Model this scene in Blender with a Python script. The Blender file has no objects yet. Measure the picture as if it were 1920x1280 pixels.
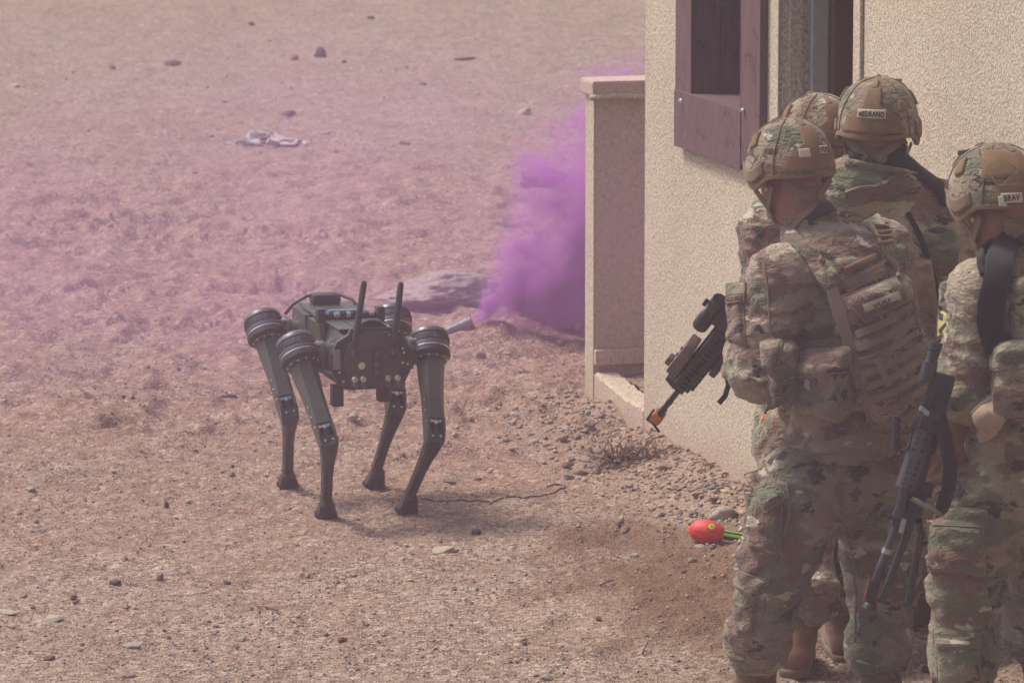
import bpy, bmesh, math, random
import numpy as np
from mathutils import Vector, Matrix
from mathutils.bvhtree import BVHTree

random.seed(7)
rng = np.random.default_rng(11)
scene = bpy.context.scene
COL = scene.collection

# ---------------------------------------------------------------- camera
CAM_H = 3.2
FPX = 9170.0                       # focal length in pixels of a 1920 wide picture
PITCH = math.atan(1395.0 / FPX)
cam_data = bpy.data.cameras.new("camera")
cam_data.sensor_width = 36.0
cam_data.lens = 36.0 * FPX / 1920.0
cam_data.clip_start = 0.5
cam_data.clip_end = 2000.0
cam_data.dof.use_dof = True
cam_data.dof.focus_distance = 15.6
cam_data.dof.aperture_fstop = 11.0
cam = bpy.data.objects.new("camera", cam_data)
COL.objects.link(cam)
cam.location = (0, 0, CAM_H)
cam.rotation_euler = (math.pi / 2 - PITCH, 0, 0)
scene.camera = cam

# ---------------------------------------------------------------- light
SUN_EL, SUN_AZ = math.radians(56), math.radians(-66)     # azimuth from +Y, negative = to the left
sdir = Vector((math.sin(SUN_AZ) * math.cos(SUN_EL), math.cos(SUN_AZ) * math.cos(SUN_EL), math.sin(SUN_EL)))
world = bpy.data.worlds.new("World")
scene.world = world
world.use_nodes = True
wn = world.node_tree
wn.nodes.clear()
wo = wn.nodes.new("ShaderNodeOutputWorld")
bg = wn.nodes.new("ShaderNodeBackground")
sky = wn.nodes.new("ShaderNodeTexSky")
sky.sky_type = 'NISHITA'
sky.sun_disc = False
sky.sun_elevation = SUN_EL
sky.sun_rotation = SUN_AZ
sky.air_density = 1.0
sky.dust_density = 4.0
sky.ozone_density = 1.0
wn.links.new(sky.outputs[0], bg.inputs[0])
wn.links.new(bg.outputs[0], wo.inputs[0])
bg.inputs[1].default_value = 0.15
sun_d = bpy.data.lights.new("sun", 'SUN')
sun_d.energy = 2.9
sun_d.angle = math.radians(14)
sun_d.color = (1.0, 0.94, 0.85)
sun = bpy.data.objects.new("sun", sun_d)
COL.objects.link(sun)
sun.rotation_euler = (-sdir).to_track_quat('-Z', 'Y').to_euler()
sun.location = (-6, 20, 12)
scene.view_settings.view_transform = 'Standard'
scene.view_settings.look = 'None'
scene.view_settings.gamma = 1.0
scene.view_settings.use_curve_mapping = False
scene.view_settings.exposure = 0.33
scene.cycles.volume_step_rate = 1.0
scene.cycles.volume_max_steps = 96
scene.cycles.volume_bounces = 1
scene.cycles.max_bounces = 6
scene.cycles.use_denoising = True

# ---------------------------------------------------------------- pixel <-> world
SP, CP = math.sin(PITCH), math.cos(PITCH)
CAM = Vector((0, 0, CAM_H))
def ray(px, py):
    u, v = (px - 960.0) / FPX, (640.0 - py) / FPX
    return Vector((u, CP + v * SP, -SP + v * CP))
def at(px, py, Y):
    """point seen at a pixel of the 1920x1280 picture, at distance Y in front of the camera"""
    r = ray(px, py)
    return CAM + r * (Y / r.y)
def gp(px, py, z=0.0):
    r = ray(px, py)
    return CAM + r * ((z - CAM_H) / r.z)
def pix(p):
    q = Vector(p) - CAM
    dz = q.y * CP - q.z * SP
    return 960 + FPX * q.x / dz, 640 - FPX * (q.y * SP + q.z * CP) / dz

# ---------------------------------------------------------------- object helpers
def link(o, parent=None):
    COL.objects.link(o)
    if parent is not None:
        o.parent = parent
    return o
def thing(name, label, cat, loc=(0, 0, 0), rotz=0.0, group=None):
    o = bpy.data.objects.new(name, None)
    o.empty_display_size = 0.1
    o.location = loc
    o.rotation_euler = (0, 0, rotz)
    o["label"] = label
    o["category"] = cat
    if group: o["group"] = group
    return link(o)
def tag(o, label, cat=None, group=None, kind=None):
    o["label"] = label
    if cat: o["category"] = cat
    if group: o["group"] = group
    if kind: o["kind"] = kind
    return o
def mesh_obj(name, verts, faces, mat, parent=None, smooth=True, loc=None, mats=None, midx=None):
    me = bpy.data.meshes.new(name)
    off = Vector(loc) if loc is not None else (parent_world(parent) if parent is not None else Vector((0, 0, 0)))
    v = np.asarray(verts, dtype=np.float64).reshape(-1, 3) - np.array(off[:])
    me.from_pydata(v.tolist(), [], faces if isinstance(faces, list) else faces.tolist())
    for m in (mats or [mat]): me.materials.append(m)
    if midx is not None: me.polygons.foreach_set("material_index", np.asarray(midx, dtype=np.int32))
    me.polygons.foreach_set("use_smooth", np.full(len(me.polygons), smooth))
    me.update()
    o = bpy.data.objects.new(name, me)
    if loc is not None and parent is None: o.location = loc
    return link(o, parent)
def parent_world(p):
    """world location of an (unrotated) parent chain"""
    v = Vector((0, 0, 0))
    while p is not None:
        v = v + Vector(p.location); p = p.parent
    return v

class MB:
    """collects shapes into one mesh, in world coordinates"""
    def __init__(s): s.v = []; s.f = []; s.m = []; s.cur = 0
    def add(s, verts, faces):
        b = len(s.v)
        s.v.extend([tuple(x) for x in verts])
        for f in faces:
            s.f.append([i + b for i in f]); s.m.append(s.cur)
        return s
    def box(s, c, size, R=None, bev=0.0):
        """box at centre c, R = 3 axes as a Matrix (columns) ; bevelled edges when bev > 0"""
        R = R or Matrix.Identity(3)
        bm = bmesh.new()
        bmesh.ops.create_cube(bm, size=1.0)
        for v in bm.verts: v.co = Vector((v.co.x * size[0], v.co.y * size[1], v.co.z * size[2]))
        if bev > 0:
            bmesh.ops.bevel(bm, geom=bm.edges[:], offset=bev, segments=2, affect='EDGES', profile=0.6)
        bm.verts.index_update()
        s.add([Vector(c) + R @ v.co for v in bm.verts], [[v.index for v in f.verts] for f in bm.faces])
        bm.free(); return s
    def tube(s, pts, rad, n=10, cap=True):
        pts = [Vector(p) for p in pts]
        if not isinstance(rad, (list, tuple)): rad = [rad] * len(pts)
        rings = []; prev = None
        for i, p in enumerate(pts):
            d = (pts[min(i + 1, len(pts) - 1)] - pts[max(i - 1, 0)]).normalized()
            if prev is None:
                a = Vector((0, 0, 1)) if abs(d.z) < 0.9 else Vector((1, 0, 0))
                x = d.cross(a).normalized()
            else:
                x = (prev - d * prev.dot(d)).normalized()
            prev = x; y = d.cross(x)
            rings.append([p + (x * math.cos(2 * math.pi * k / n) + y * math.sin(2 * math.pi * k / n)) * rad[i] for k in range(n)])
        v = [q for r in rings for q in r]; f = []
        for i in range(len(pts) - 1):
            for k in range(n):
                f.append([i * n + k, i * n + (k + 1) % n, (i + 1) * n + (k + 1) % n, (i + 1) * n + k])
        if cap:
            f.append(list(range(n))[::-1]); f.append([(len(pts) - 1) * n + k for k in range(n)])
        return s.add(v, f)
    def lathe(s, o, axis, prof, n=24, ref=None):
        """prof: list of (distance along axis, radius)"""
        o = Vector(o); ax = Vector(axis).normalized()
        a = Vector(ref) if ref is not None else (Vector((0, 0, 1)) if abs(ax.z) < 0.9 else Vector((1, 0, 0)))
        x = (a - ax * a.dot(ax)).normalized(); y = ax.cross(x)
        v = []; f = []
        for (t, r) in prof:
            for k in range(n):
                th = 2 * math.pi * k / n
                v.append(o + ax * t + (x * math.cos(th) + y * math.sin(th)) * max(r, 1e-4))
        for i in range(len(prof) - 1):
            for k in range(n):
                f.append([i * n + k, i * n + (k + 1) % n, (i + 1) * n + (k + 1) % n, (i + 1) * n + k])
        f.append(list(range(n))[::-1]); f.append([(len(prof) - 1) * n + k for k in range(n)])
        return s.add(v, f)
    def prism(s, poly, o, X, Y, N, t0, t1):
        """2D outline in the plane (X, Y) at o, from t0 to t1 along N"""
        o, X, Y, N = Vector(o), Vector(X), Vector(Y), Vector(N)
        n = len(poly)
        v = [o + X * a + Y * b + N * t0 for a, b in poly] + [o + X * a + Y * b + N * t1 for a, b in poly]
        f = [[i, (i + 1) % n, n + (i + 1) % n, n + i] for i in range(n)]
        f.append(list(range(n))[::-1]); f.append([n + i for i in range(n)])
        return s.add(v, f)
    def build(s, name, mat, parent=None, smooth=False, loc=None, mats=None, auto=None):
        o = mesh_obj(name, s.v, s.f, mat, parent, smooth, loc, mats, s.m if mats else None)
        bm = bmesh.new(); bm.from_mesh(o.data)
        bmesh.ops.recalc_face_normals(bm, faces=bm.faces)
        if auto:
            for e in bm.edges:
                if len(e.link_faces) == 2 and e.calc_face_angle(0) > math.radians(auto): e.smooth = False
            for f in bm.faces: f.smooth = True
        bm.to_mesh(o.data); bm.free()
        return o

# ---------------------------------------------------------------- noise (numpy)
_perm = rng.permutation(256).astype(np.int64)
_g3 = rng.normal(size=(256, 3)); _g3 /= np.linalg.norm(_g3, axis=1)[:, None]
def noise3(x, y, z):
    xi = np.floor(x).astype(np.int64); yi = np.floor(y).astype(np.int64); zi = np.floor(z).astype(np.int64)
    xf = x - xi; yf = y - yi; zf = z - zi
    u = xf * xf * (3 - 2 * xf); v = yf * yf * (3 - 2 * yf); w = zf * zf * (3 - 2 * zf)
    def g(a, b, c):
        h = _perm[(_perm[(_perm[(xi + a) & 255] + yi + b) & 255] + zi + c) & 255]
        G = _g3[h]
        return G[..., 0] * (xf - a) + G[..., 1] * (yf - b) + G[..., 2] * (zf - c)
    l = lambda a, b, t: a + (b - a) * t
    return 1.6 * l(l(l(g(0, 0, 0), g(1, 0, 0), u), l(g(0, 1, 0), g(1, 1, 0), u), v),
                   l(l(g(0, 0, 1), g(1, 0, 1), u), l(g(0, 1, 1), g(1, 1, 1), u), v), w)
def fbm(x, y, z, o=4):
    s = 0; a = 1.0; f = 1.0
    for k in range(o):
        s = s + a * noise3(x * f + 17.3 * k, y * f - 9.1 * k, z * f + 3.7 * k); a *= 0.5; f *= 2.03
    return s

# ---------------------------------------------------------------- materials
class NT:
    """small helper over a material's node tree"""
    def __init__(s, name):
        s.m = bpy.data.materials.new(name); s.m.use_nodes = True
        s.t = s.m.node_tree; s.t.nodes.clear()
        s.out = s.t.nodes.new("ShaderNodeOutputMaterial")
    def n(s, typ, **kw):
        nd = s.t.nodes.new(typ)
        for k, v in kw.items():
            if k.startswith("i_"): nd.inputs[k[2:].replace("_", " ")].default_value = v
            else: setattr(nd, k, v)
        return nd
    def l(s, a, b): s.t.links.new(a, b)
    def coord(s, scale=(1, 1, 1), rot=(0, 0, 0), which='Object'):
        tc = s.n("ShaderNodeTexCoord"); mp = s.n("ShaderNodeMapping")
        mp.inputs['Scale'].default_value = scale; mp.inputs['Rotation'].default_value = rot
        s.l(tc.outputs[which], mp.inputs['Vector']); return mp.outputs[0]
    def noise(s, co, scale, detail=2.0, rough=0.5, dist=0.0):
        nd = s.n("ShaderNodeTexNoise"); nd.inputs['Scale'].default_value = scale
        nd.inputs['Detail'].default_value = detail; nd.inputs['Roughness'].default_value = rough
        nd.inputs['Distortion'].default_value = dist
        s.l(co, nd.inputs['Vector']); return nd.outputs[0]
    def voro(s, co, scale, feature='F1', out='Distance', rand=1.0):
        nd = s.n("ShaderNodeTexVoronoi"); nd.feature = feature
        nd.inputs['Scale'].default_value = scale; nd.inputs['Randomness'].default_value = rand
        s.l(co, nd.inputs['Vector']); return nd.outputs[out]
    def ramp(s, fac, stops, mode='LINEAR'):
        nd = s.n("ShaderNodeValToRGB"); cr = nd.color_ramp; cr.interpolation = mode
        while len(cr.elements) > 1: cr.elements.remove(cr.elements[-1])
        for i, (p, c) in enumerate(stops):
            e = cr.elements[0] if i == 0 else cr.elements.new(p)
            e.position = p
            e.color = (c, c, c, 1) if isinstance(c, (int, float)) else (*c, 1)
        s.l(fac, nd.inputs[0]); return nd.outputs[0]
    def mix(s, fac, a, b, mode='MIX'):
        nd = s.n("ShaderNodeMix"); nd.data_type = 'RGBA'; nd.blend_type = mode
        for sock, val in ((nd.inputs[0], fac), (nd.inputs[6], a), (nd.inputs[7], b)):
            if isinstance(val, (int, float)): sock.default_value = val
            elif isinstance(val, tuple): sock.default_value = (*val, 1)
            else: s.l(val, sock)
        return nd.outputs[2]
    def math(s, op, a, b=None, c=None, clamp=False):
        nd = s.n("ShaderNodeMath"); nd.operation = op; nd.use_clamp = clamp
        for i, val in enumerate((a, b, c)):
            if val is None: continue
            if isinstance(val, (int, float)): nd.inputs[i].default_value = val
            else: s.l(val, nd.inputs[i])
        return nd.outputs[0]
    def bump(s, h, strength, dist, nrm=None):
        nd = s.n("ShaderNodeBump"); nd.inputs['Strength'].default_value = strength
        nd.inputs['Distance'].default_value = dist; s.l(h, nd.inputs['Height'])
        if nrm is not None: s.l(nrm, nd.inputs['Normal'])
        return nd.outputs[0]
    def pbr(s, col, rough=0.8, metal=0.0, normal=None, spec=0.5, sheen=0.0):
        b = s.n("ShaderNodeBsdfPrincipled")
        for k, val in (('Base Color', col), ('Roughness', rough), ('Metallic', metal)):
            if isinstance(val, (int, float)): b.inputs[k].default_value = val
            elif isinstance(val, tuple): b.inputs[k].default_value = (*val, 1)
            else: s.l(val, b.inputs[k])
        b.inputs['Specular IOR Level'].default_value = spec
        b.inputs['Sheen Weight'].default_value = sheen
        if normal is not None: s.l(normal, b.inputs['Normal'])
        s.l(b.outputs[0], s.out.inputs['Surface'])
        return s.m

def mat_plain(name, col, rough=0.6, metal=0.0, var=0.15, scale=30, bump=0.0, spec=0.5):
    n = NT(name); co = n.coord()
    f = n.noise(co, scale, 4)
    c = n.mix(n.ramp(f, [(0.3, 0.0), (0.7, 1.0)]), tuple(x * (1 - var) for x in col), tuple(min(1, x * (1 + var)) for x in col))
    nm = n.bump(n.noise(co, scale * 4, 3), bump, 0.002) if bump else None
    return n.pbr(c, rough, metal, nm, spec)
M_OD = mat_plain("olive_drab_paint", (.042, .050, .031), .38, .0, .12, 60, .0)
M_OD2 = mat_plain("dark_olive_plastic", (.020, .025, .019), .42, .0, .12, 80)
M_BLK = mat_plain("black_rubber", (.016, .016, .017), .55, 0, .2, 60, .1)
M_GREYM = mat_plain("anodised_grey", (.09, .085, .09), .38, .3, .1, 60)
M_STEEL = mat_plain("bare_steel", (.62, .62, .60), .28, 1.0, .08, 50)
M_BLUE = mat_plain("pale_blue_tape", (.16, .36, .40), .5, 0, .1, 50)
HAZE_D, PLUME_D, DRIFT_D, VEIL_D = 0.0042, 24.0, .125, .032
# ---------------------------------------------------------------- wall line of the house
WP1, WP2 = gp(1107, 768), gp(1384, 925)
WD = (WP2 - WP1).normalized()                  # along the wall, towards the camera
WIN = Vector((-WD.y, WD.x, 0)).normalized()    # into the house
if WIN.x < 0: WIN = -WIN
WOUT = -WIN
WO = WP1.copy(); WO.z = 0
def wt(px, py=600):
    """distance along the wall plane where it is seen in a pixel column"""
    r = ray(px, py); nrm = WIN
    s = (WO - CAM).dot(nrm) / r.dot(nrm)
    return (CAM + r * s - WO).dot(WD)
def wz(px, py):
    r = ray(px, py)
    s = (WO - CAM).dot(WIN) / r.dot(WIN)
    return (CAM + r * s).z
def W(t, n, z):
    """point: t along the wall, n into the house, z up"""
    return WO + WD * t + WIN * n + Vector((0, 0, z))

# ---------------------------------------------------------------- ground
def smooth(a, b, x):
    t = np.clip((x - a) / (b - a), 0, 1); return t * t * (3 - 2 * t)
_dp = gp(1345, 1085)
_mp = gp(930, 628)
def ground_masks(x, y):
    red = smooth(14.5, 18.5, y + 0.9 * fbm(x * .5, y * .35, 3.1, 3)) * (1 - smooth(25.0, 33.0, y + 2.0 * fbm(x * .3, y * .2, 8.1, 3)))
    red = np.clip(red * 0.85 + 0.38 * fbm(x * 1.1, y * .8, 1.7, 4), 0, 1)
    dx = (x - _dp.x) / .62; dy = (y - _dp.y) / 1.15
    damp = np.clip(1.25 - np.sqrt(dx * dx + dy * dy) + 0.5 * fbm(x * 3, y * 2.2, 5.5, 4), 0, 1)
    return red, smooth(0.0, 0.8, damp)
def ground_h(x, y):
    x = np.asarray(x, float); y = np.asarray(y, float)
    red, damp = ground_masks(x, y)
    h = 0.012 * fbm(x * .7, y * .6, 0.3, 3)
    rough = 0.35 + 1.0 * smooth(17.5, 19.5, y) * (1 - smooth(25, 30, y))
    b = fbm(x * 2.6, y * 2.0, 2.2, 4)
    h = h + rough * 0.027 * b
    # scuffs and hoof like hollows
    c = noise3(x * 4.0 + 3, y * 4.2, 9.9)
    h = h - rough * 0.032 * smooth(0.10, 0.55, c) + rough * .016 * smooth(.1, .5, noise3(x * 6.5, y * 4.5 + 9, 2.1))
    h = h + (0.006 + .006 * rough) * noise3(x * 14, y * 12, 4.4) + 0.005 * noise3(x * 30, y * 27, 6.4)
    h = h + 0.0022 * noise3(x * 70, y * 64, 7.4) * (y < 21)
    h = h + damp * (0.010 * fbm(x * 9, y * 8, 1.1, 3) + 0.012)
    # bank of dirt along the house wall
    n = -((x - WO.x) * WIN.x + (y - WO.y) * WIN.y); t = (x - WO.x) * WD.x + (y - WO.y) * WD.y
    bank = np.exp(-(np.clip(n, 0, 9) / (0.26 + 0.05 * noise3(t * 2, t * 0, 1.0))) ** 2) * smooth(-1.2, 0.5, t)
    h = h + bank * (0.055 + 0.045 * noise3(t * 2.3, n * 3, 5.0) + 0.012 * fbm(x * 12, y * 12, 2.0, 3))
    # little heap at the smoke grenade
    d2 = ((x - _mp.x) / .20) ** 2 + ((y - _mp.y) / .28) ** 2
    h = h + 0.075 * np.exp(-d2) * (1 + .4 * fbm(x * 9, y * 9, 0, 2))
    # tyre tread prints far left
    for (cx, cy, an, L) in TREADS:
        ca, sa = math.cos(an), math.sin(an)
        u = (x - cx) * ca + (y - cy) * sa; v = -(x - cx) * sa + (y - cy) * ca
        m = smooth(.17, .12, np.abs(v)) * smooth(L, L * .8, np.abs(u))
        bars = smooth(-0.15, 0.25, np.sin(u * 62 + 2.2 * np.sign(v)) * np.cos(v * 26))
        h = h - m * (0.012 + 0.026 * bars)
    return h
TREADS = []
for (px, py, an, L) in ((150, 545, 0.12, 1.3), (130, 415, 0.1, 1.0), (370, 435, -0.2, .9), (210, 600, 0.05, 1.2)):
    g = gp(px, py); TREADS.append((g.x, g.y, an, L))
def gz(x, y): return float(ground_h(np.array([x]), np.array([y]))[0])
def on_ground(px, py, dz=0.0):
    g = gp(px, py)
    for _ in range(3): g = gp(px, py, gz(g.x, g.y))
    g.z += dz
    return g

def build_ground():
    # rows: dense where the picture looks, coarse out to the horizon
    ys = [1.0, 4.0, 7.0, 9.0, 10.0, 10.7]
    y = 11.2
    while y < 46:
        ys.append(y); y += 0.0068 * (y / 12) ** 1.45 * 2.0
    ys += [47, 50, 56, 65, 80, 110, 160, 260, 420, 700, 1200]
    ys = np.array(ys)
    uu = np.linspace(-0.15, 0.15, 680)
    outer = np.array([.17, .2, .27, .4, .7, 1.4, 3.0, 6.0])
    uu = np.concatenate([-outer[::-1], uu, outer])
    Y, U = np.meshgrid(ys, uu, indexing='ij')
    X = U * np.maximum(Y, 11.0) + 0.0
    H = ground_h(X, Y)
    H = np.where((Y < 11) | (Y > 60), 0.0, H)
    red, damp = ground_masks(X, Y)
    ny, nx = Y.shape
    verts = np.stack([X, Y, H], -1).reshape(-1, 3)
    idx = np.arange(ny * nx).reshape(ny, nx)
    faces = np.stack([idx[:-1, :-1], idx[:-1, 1:], idx[1:, 1:], idx[1:, :-1]], -1).reshape(-1, 4)
    me = bpy.data.meshes.new("ground")
    me.vertices.add(len(verts)); me.vertices.foreach_set("co", verts.ravel())
    me.loops.add(faces.size); me.loops.foreach_set("vertex_index", faces.ravel().astype(np.int32))
    me.polygons.add(len(faces)); me.polygons.foreach_set("loop_start", np.arange(0, faces.size, 4, dtype=np.int32))
    me.polygons.foreach_set("use_smooth", np.ones(len(faces), bool))
    me.update(calc_edges=True)
    ca = me.color_attributes.new("soil", 'FLOAT_COLOR', 'POINT')
    nn_ = -((X - WO.x) * WIN.x + (Y - WO.y) * WIN.y); t_ = (X - WO.x) * WD.x + (Y - WO.y) * WD.y
    bk = np.exp(-(np.clip(nn_, 0, 20) / .42) ** 2) * smooth(-.6, .3, t_) * (1 - smooth(2.6, 3.8, t_))
    col = np.stack([red, damp, np.clip(bk, 0, 1), 0 * red + 1], -1).reshape(-1, 4).astype(np.float32)
    ca.data.foreach_set("color", col.ravel())
    n = NT("desert_soil"); co = n.coord()
    at_ = n.n("ShaderNodeAttribute"); at_.attribute_name = "soil"
    sep = n.n("ShaderNodeSeparateColor"); n.l(at_.outputs['Color'], sep.inputs[0])
    big = n.noise(co, 1.6, 5, .6, .3)
    med = n.noise(co, 9, 6, .65, .2)
    base = n.mix(n.ramp(big, [(.35, 0.), (.65, 1.)]), (.20, .13, .088), (.30, .205, .145))
    redc = n.mix(n.ramp(med, [(.38, 0.), (.60, 1.)]), (.16, .072, .046), (.37, .22, .15))
    c = n.mix(n.math('MULTIPLY', sep.outputs[0], .8), base, redc)
    sx_ = n.noise(n.coord(scale=(.75, 1.25, 1)), 2.3, 6, .68, .8)
    sm_ = n.math('MULTIPLY', n.ramp(sx_, [(.54, 0.), (.62, 1.)]), n.math('ADD', .25, n.math('MULTIPLY', sep.outputs[0], .55)))
    c = n.mix(sm_, c, n.mix(med, (.13, .062, .042), (.24, .13, .085)))
    sp_ = n.noise(co, 4.6, 5, .6, .4)
    c = n.mix(n.ramp(sp_, [(.62, 0.), (.70, .35)]), c, (.40, .30, .22))
    # grit: cells of single grains in several colours
    vc = n.voro(co, 95, out='Color'); vd = n.voro(co, 95)
    sc = n.n("ShaderNodeSeparateColor"); n.l(vc, sc.inputs[0])
    grain = n.ramp(sc.outputs[0], [(0., (.055, .042, .04)), (.24, (.16, .11, .09)), (.42, (.36, .25, .18)), (.7, (.42, .31, .235)), (.93, (.56, .48, .41))], 'LINEAR')
    gm = n.ramp(n.noise(co, 2.7, 4, .6), [(.33, .25), (.62, .75)])
    gm = n.math('MULTIPLY', gm, n.math('SUBTRACT', 1.0, n.math('MULTIPLY', sep.outputs[0], .45)))
    c = n.mix(gm, c, grain)
    vc2 = n.voro(co, 52, out='Color'); sc2 = n.n("ShaderNodeSeparateColor"); n.l(vc2, sc2.inputs[0])
    g2 = n.ramp(sc2.outputs[1], [(0., (.12, .09, .08)), (.5, (.4, .28, .2)), (1., (.6, .5, .42))])
    c = n.mix(n.ramp(sc2.outputs[0], [(.72, 0.), (.74, .5)]), c, g2)
    c = n.mix(n.math('MULTIPLY', sep.outputs[1], .78), c, n.mix(n.noise(co, 40, 5, .7), (.085, .042, .022), (.21, .115, .062)))
    c = n.mix(n.math('MULTIPLY', sep.outputs[2], .5), c, n.mix(n.noise(co, 30, 5, .7), (.27, .19, .14), (.48, .37, .28)))
    fine = n.noise(co, 60, 3, .7)
    c = n.mix(n.ramp(fine, [(.3, .35), (.7, 0.)]), c, (.12, .07, .05), 'MULTIPLY')
    h1 = n.noise(co, 16, 6, .66)
    b1 = n.bump(h1, .9, .022)
    b2 = n.bump(vd, 1.0, .006, b1)
    b3 = n.bump(n.voro(co, 52), .35, .006, b2)
    m = n.pbr(c, .95, 0, b3, .15)
    me.materials.append(m)
    o = bpy.data.objects.new("ground", me)
    o["kind"] = "structure"; o["label"] = "stony reddish desert ground"
    link(o)
    return o, verts, faces
ground, _gv, _gf = build_ground()

# ---------------------------------------------------------------- the house
def stucco(name, c1, c2, pit=(.2, .16, .12), scale=150, strength=1.0, stain=True):
    n = NT(name); co = n.coord()
    g = n.noise(co, scale, 3, .6)
    c = n.mix(n.ramp(g, [(.36, 0.), (.62, 1.)]), c1, c2)
    c = n.mix(n.ramp(n.noise(co, scale * .8, 2, .5, .4), [(.32, .5), (.44, 0.)]), c, pit)
    c = n.mix(n.ramp(n.noise(co, 1.1, 4, .6), [(.35, .22), (.65, 0.)]), c, (.55, .48, .42), 'MULTIPLY')
    if stain:
        tc = n.n("ShaderNodeNewGeometry"); sx = n.n("ShaderNodeSeparateXYZ"); n.l(tc.outputs['Position'], sx.inputs[0])
        zz = n.math('ADD', sx.outputs[2], n.math('MULTIPLY', n.noise(co, 5, 4, .6), .25))
        c = n.mix(n.ramp(zz, [(.18, .6), (.34, 0.)]), c, (.40, .27, .2))
    h = n.bump(g, strength, .006)
    h = n.bump(n.noise(co, scale * 2.2, 2), .5, .002, h)
    return n.pbr(c, .92, 0, h, .2)
M_STUCCO = stucco("cream_stucco", (.37, .31, .235), (.60, .52, .40), (.22, .17, .12), 100, 1.0)
M_STUCCO2 = stucco("shade_toned_stucco", (.43, .32, .275), (.50, .385, .33), (.30, .22, .18), 85, .7)  # browner stucco copy, the parapet's shade is put into its colour
def wood_mat(name, c1, c2, axis_scale=(4, 4, 40)):
    n = NT(name); co = n.coord(scale=axis_scale)
    g = n.noise(co, 2.0, 6, .6, .5)
    c = n.mix(n.ramp(g, [(.3, 0.), (.7, 1.)]), c1, c2)
    co2 = n.coord(); s = n.noise(co2, 9, 6, .7, 1.2)
    c = n.mix(n.ramp(s, [(.56, 0.), (.64, .8)]), c, tuple(x * .45 for x in c1))
    c = n.mix(n.ramp(n.noise(co2, 17, 6, .75, .8), [(.60, 0.), (.70, .45)]), c, tuple(min(1, x * 2.2) for x in c2))
    return n.pbr(c, .75, 0, n.bump(g, .5, .002), .3)
M_WOOD = wood_mat("painted_plywood", (.085, .045, .050), (.14, .080, .082), (25, 25, 3))
M_DOOR = wood_mat("dark_red_wood", (.055, .018, .013), (.085, .028, .02), (3, 3, 40))
M_METAL_FR = mat_plain("grey_door_frame_paint", (.30, .29, .28), .5, 0, .08, 40)
M_SCREW = mat_plain("bright_screw_steel", (.65, .75, .78), .25, 1.0, .05)
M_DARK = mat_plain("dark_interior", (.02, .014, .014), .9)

T0, T1, TM = wt(1100), wt(1115), wt(1208)
TE = TM + 11.0
house = thing("house", "cream stucco training house with a plywood framed window and a doorway", "house", tuple(W(TM, 0, 0)))
HZ = 3.6
TWa, TWb = wt(1278), wt(1436)              # window frame
TOa, TOb = wt(1305), wt(1402)              # window opening
ZFb, ZOb = wz(1278, 272), wz(1305, 175)
TDa, TDb = wt(1461), wt(1597)              # doorway
print("wall", TM, TWa, TWb, TOa, TOb, ZFb, ZOb, TDa, TDb, "WD", WD)
def wbox(mb, t0, t1, n0, n1, z0, z1, bev=0):
    R = Matrix((WD, WIN, Vector((0, 0, 1)))).transposed()
    return mb.box(W((t0 + t1) / 2, (n0 + n1) / 2, (z0 + z1) / 2), (t1 - t0, n1 - n0, z1 - z0), R, bev)
ZOt = ZOb + 1.15
WTH = 0.42
mb = MB()
# front wall as butted panels round the two openings (slightly subdivided edges stay crisp with a small bevel)
wbox(mb, TM, TOa, 0, WTH, -.4, HZ)
wbox(mb, TOa, TOb, 0, WTH, -.4, ZOb - .02)
wbox(mb, TOa, TOb, 0, WTH, ZOt, HZ)
wbox(mb, TOb, TDa, 0, WTH, -.4, HZ)
wbox(mb, TDa, TDb, 0, WTH, 2.15, HZ)
wbox(mb, TDb, TE, 0, WTH, -.4, HZ)
mb.build("front_wall", M_STUCCO, house)
mb = MB(); wbox(mb, TM, TM + .2, WTH, 5.0, -.4, HZ); wbox(mb, TE - .2, TE, WTH, 5.0, -.4, HZ); wbox(mb, TM, TE, 5.0, 5.2, -.4, HZ)
mb.build("side_wall", M_STUCCO, house)
mb = MB(); wbox(mb, TM - .05, TE + .05, -.06, 5.25, HZ + .002, HZ + .15); mb.build("roof", M_STUCCO2, house)
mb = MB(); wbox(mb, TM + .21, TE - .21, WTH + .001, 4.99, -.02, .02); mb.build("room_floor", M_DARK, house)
# door opening: stepped stucco reveal, grey metal frame, open door leaf
mb = MB()
wbox(mb, TDa - .0, TDa + .012, .028, .075, 0, 2.15); mb.build("reveal_bead", M_STUCCO, house)
mb = MB(); wbox(mb, TDa - .03, TDa - .002, -.012, -.001, .0, 3.2, .004)
wbox(mb, TDb + .02, TDb + .09, -.014, -.001, .0, 3.2, .005)
mb.build("wall_bead", M_STUCCO, house)
fr = MB(); wbox(fr, TDa + .004, TDa + .04, .10, .16, 0, 2.15, .004); wbox(fr, TDb - .05, TDb - .002, .10, .16, 0, 2.15, .004)
wbox(fr, TDa + .041, TDb - .051, .10, .16, 2.09, 2.149, .004)
door_frame = fr.build("door_frame", M_METAL_FR, house)
dl = MB(); wbox(dl, TDa + .045, TDa + .09, .162, .165 + .85, .02, 2.08, .003)
dl.build("door", M_DOOR, house)
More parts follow.
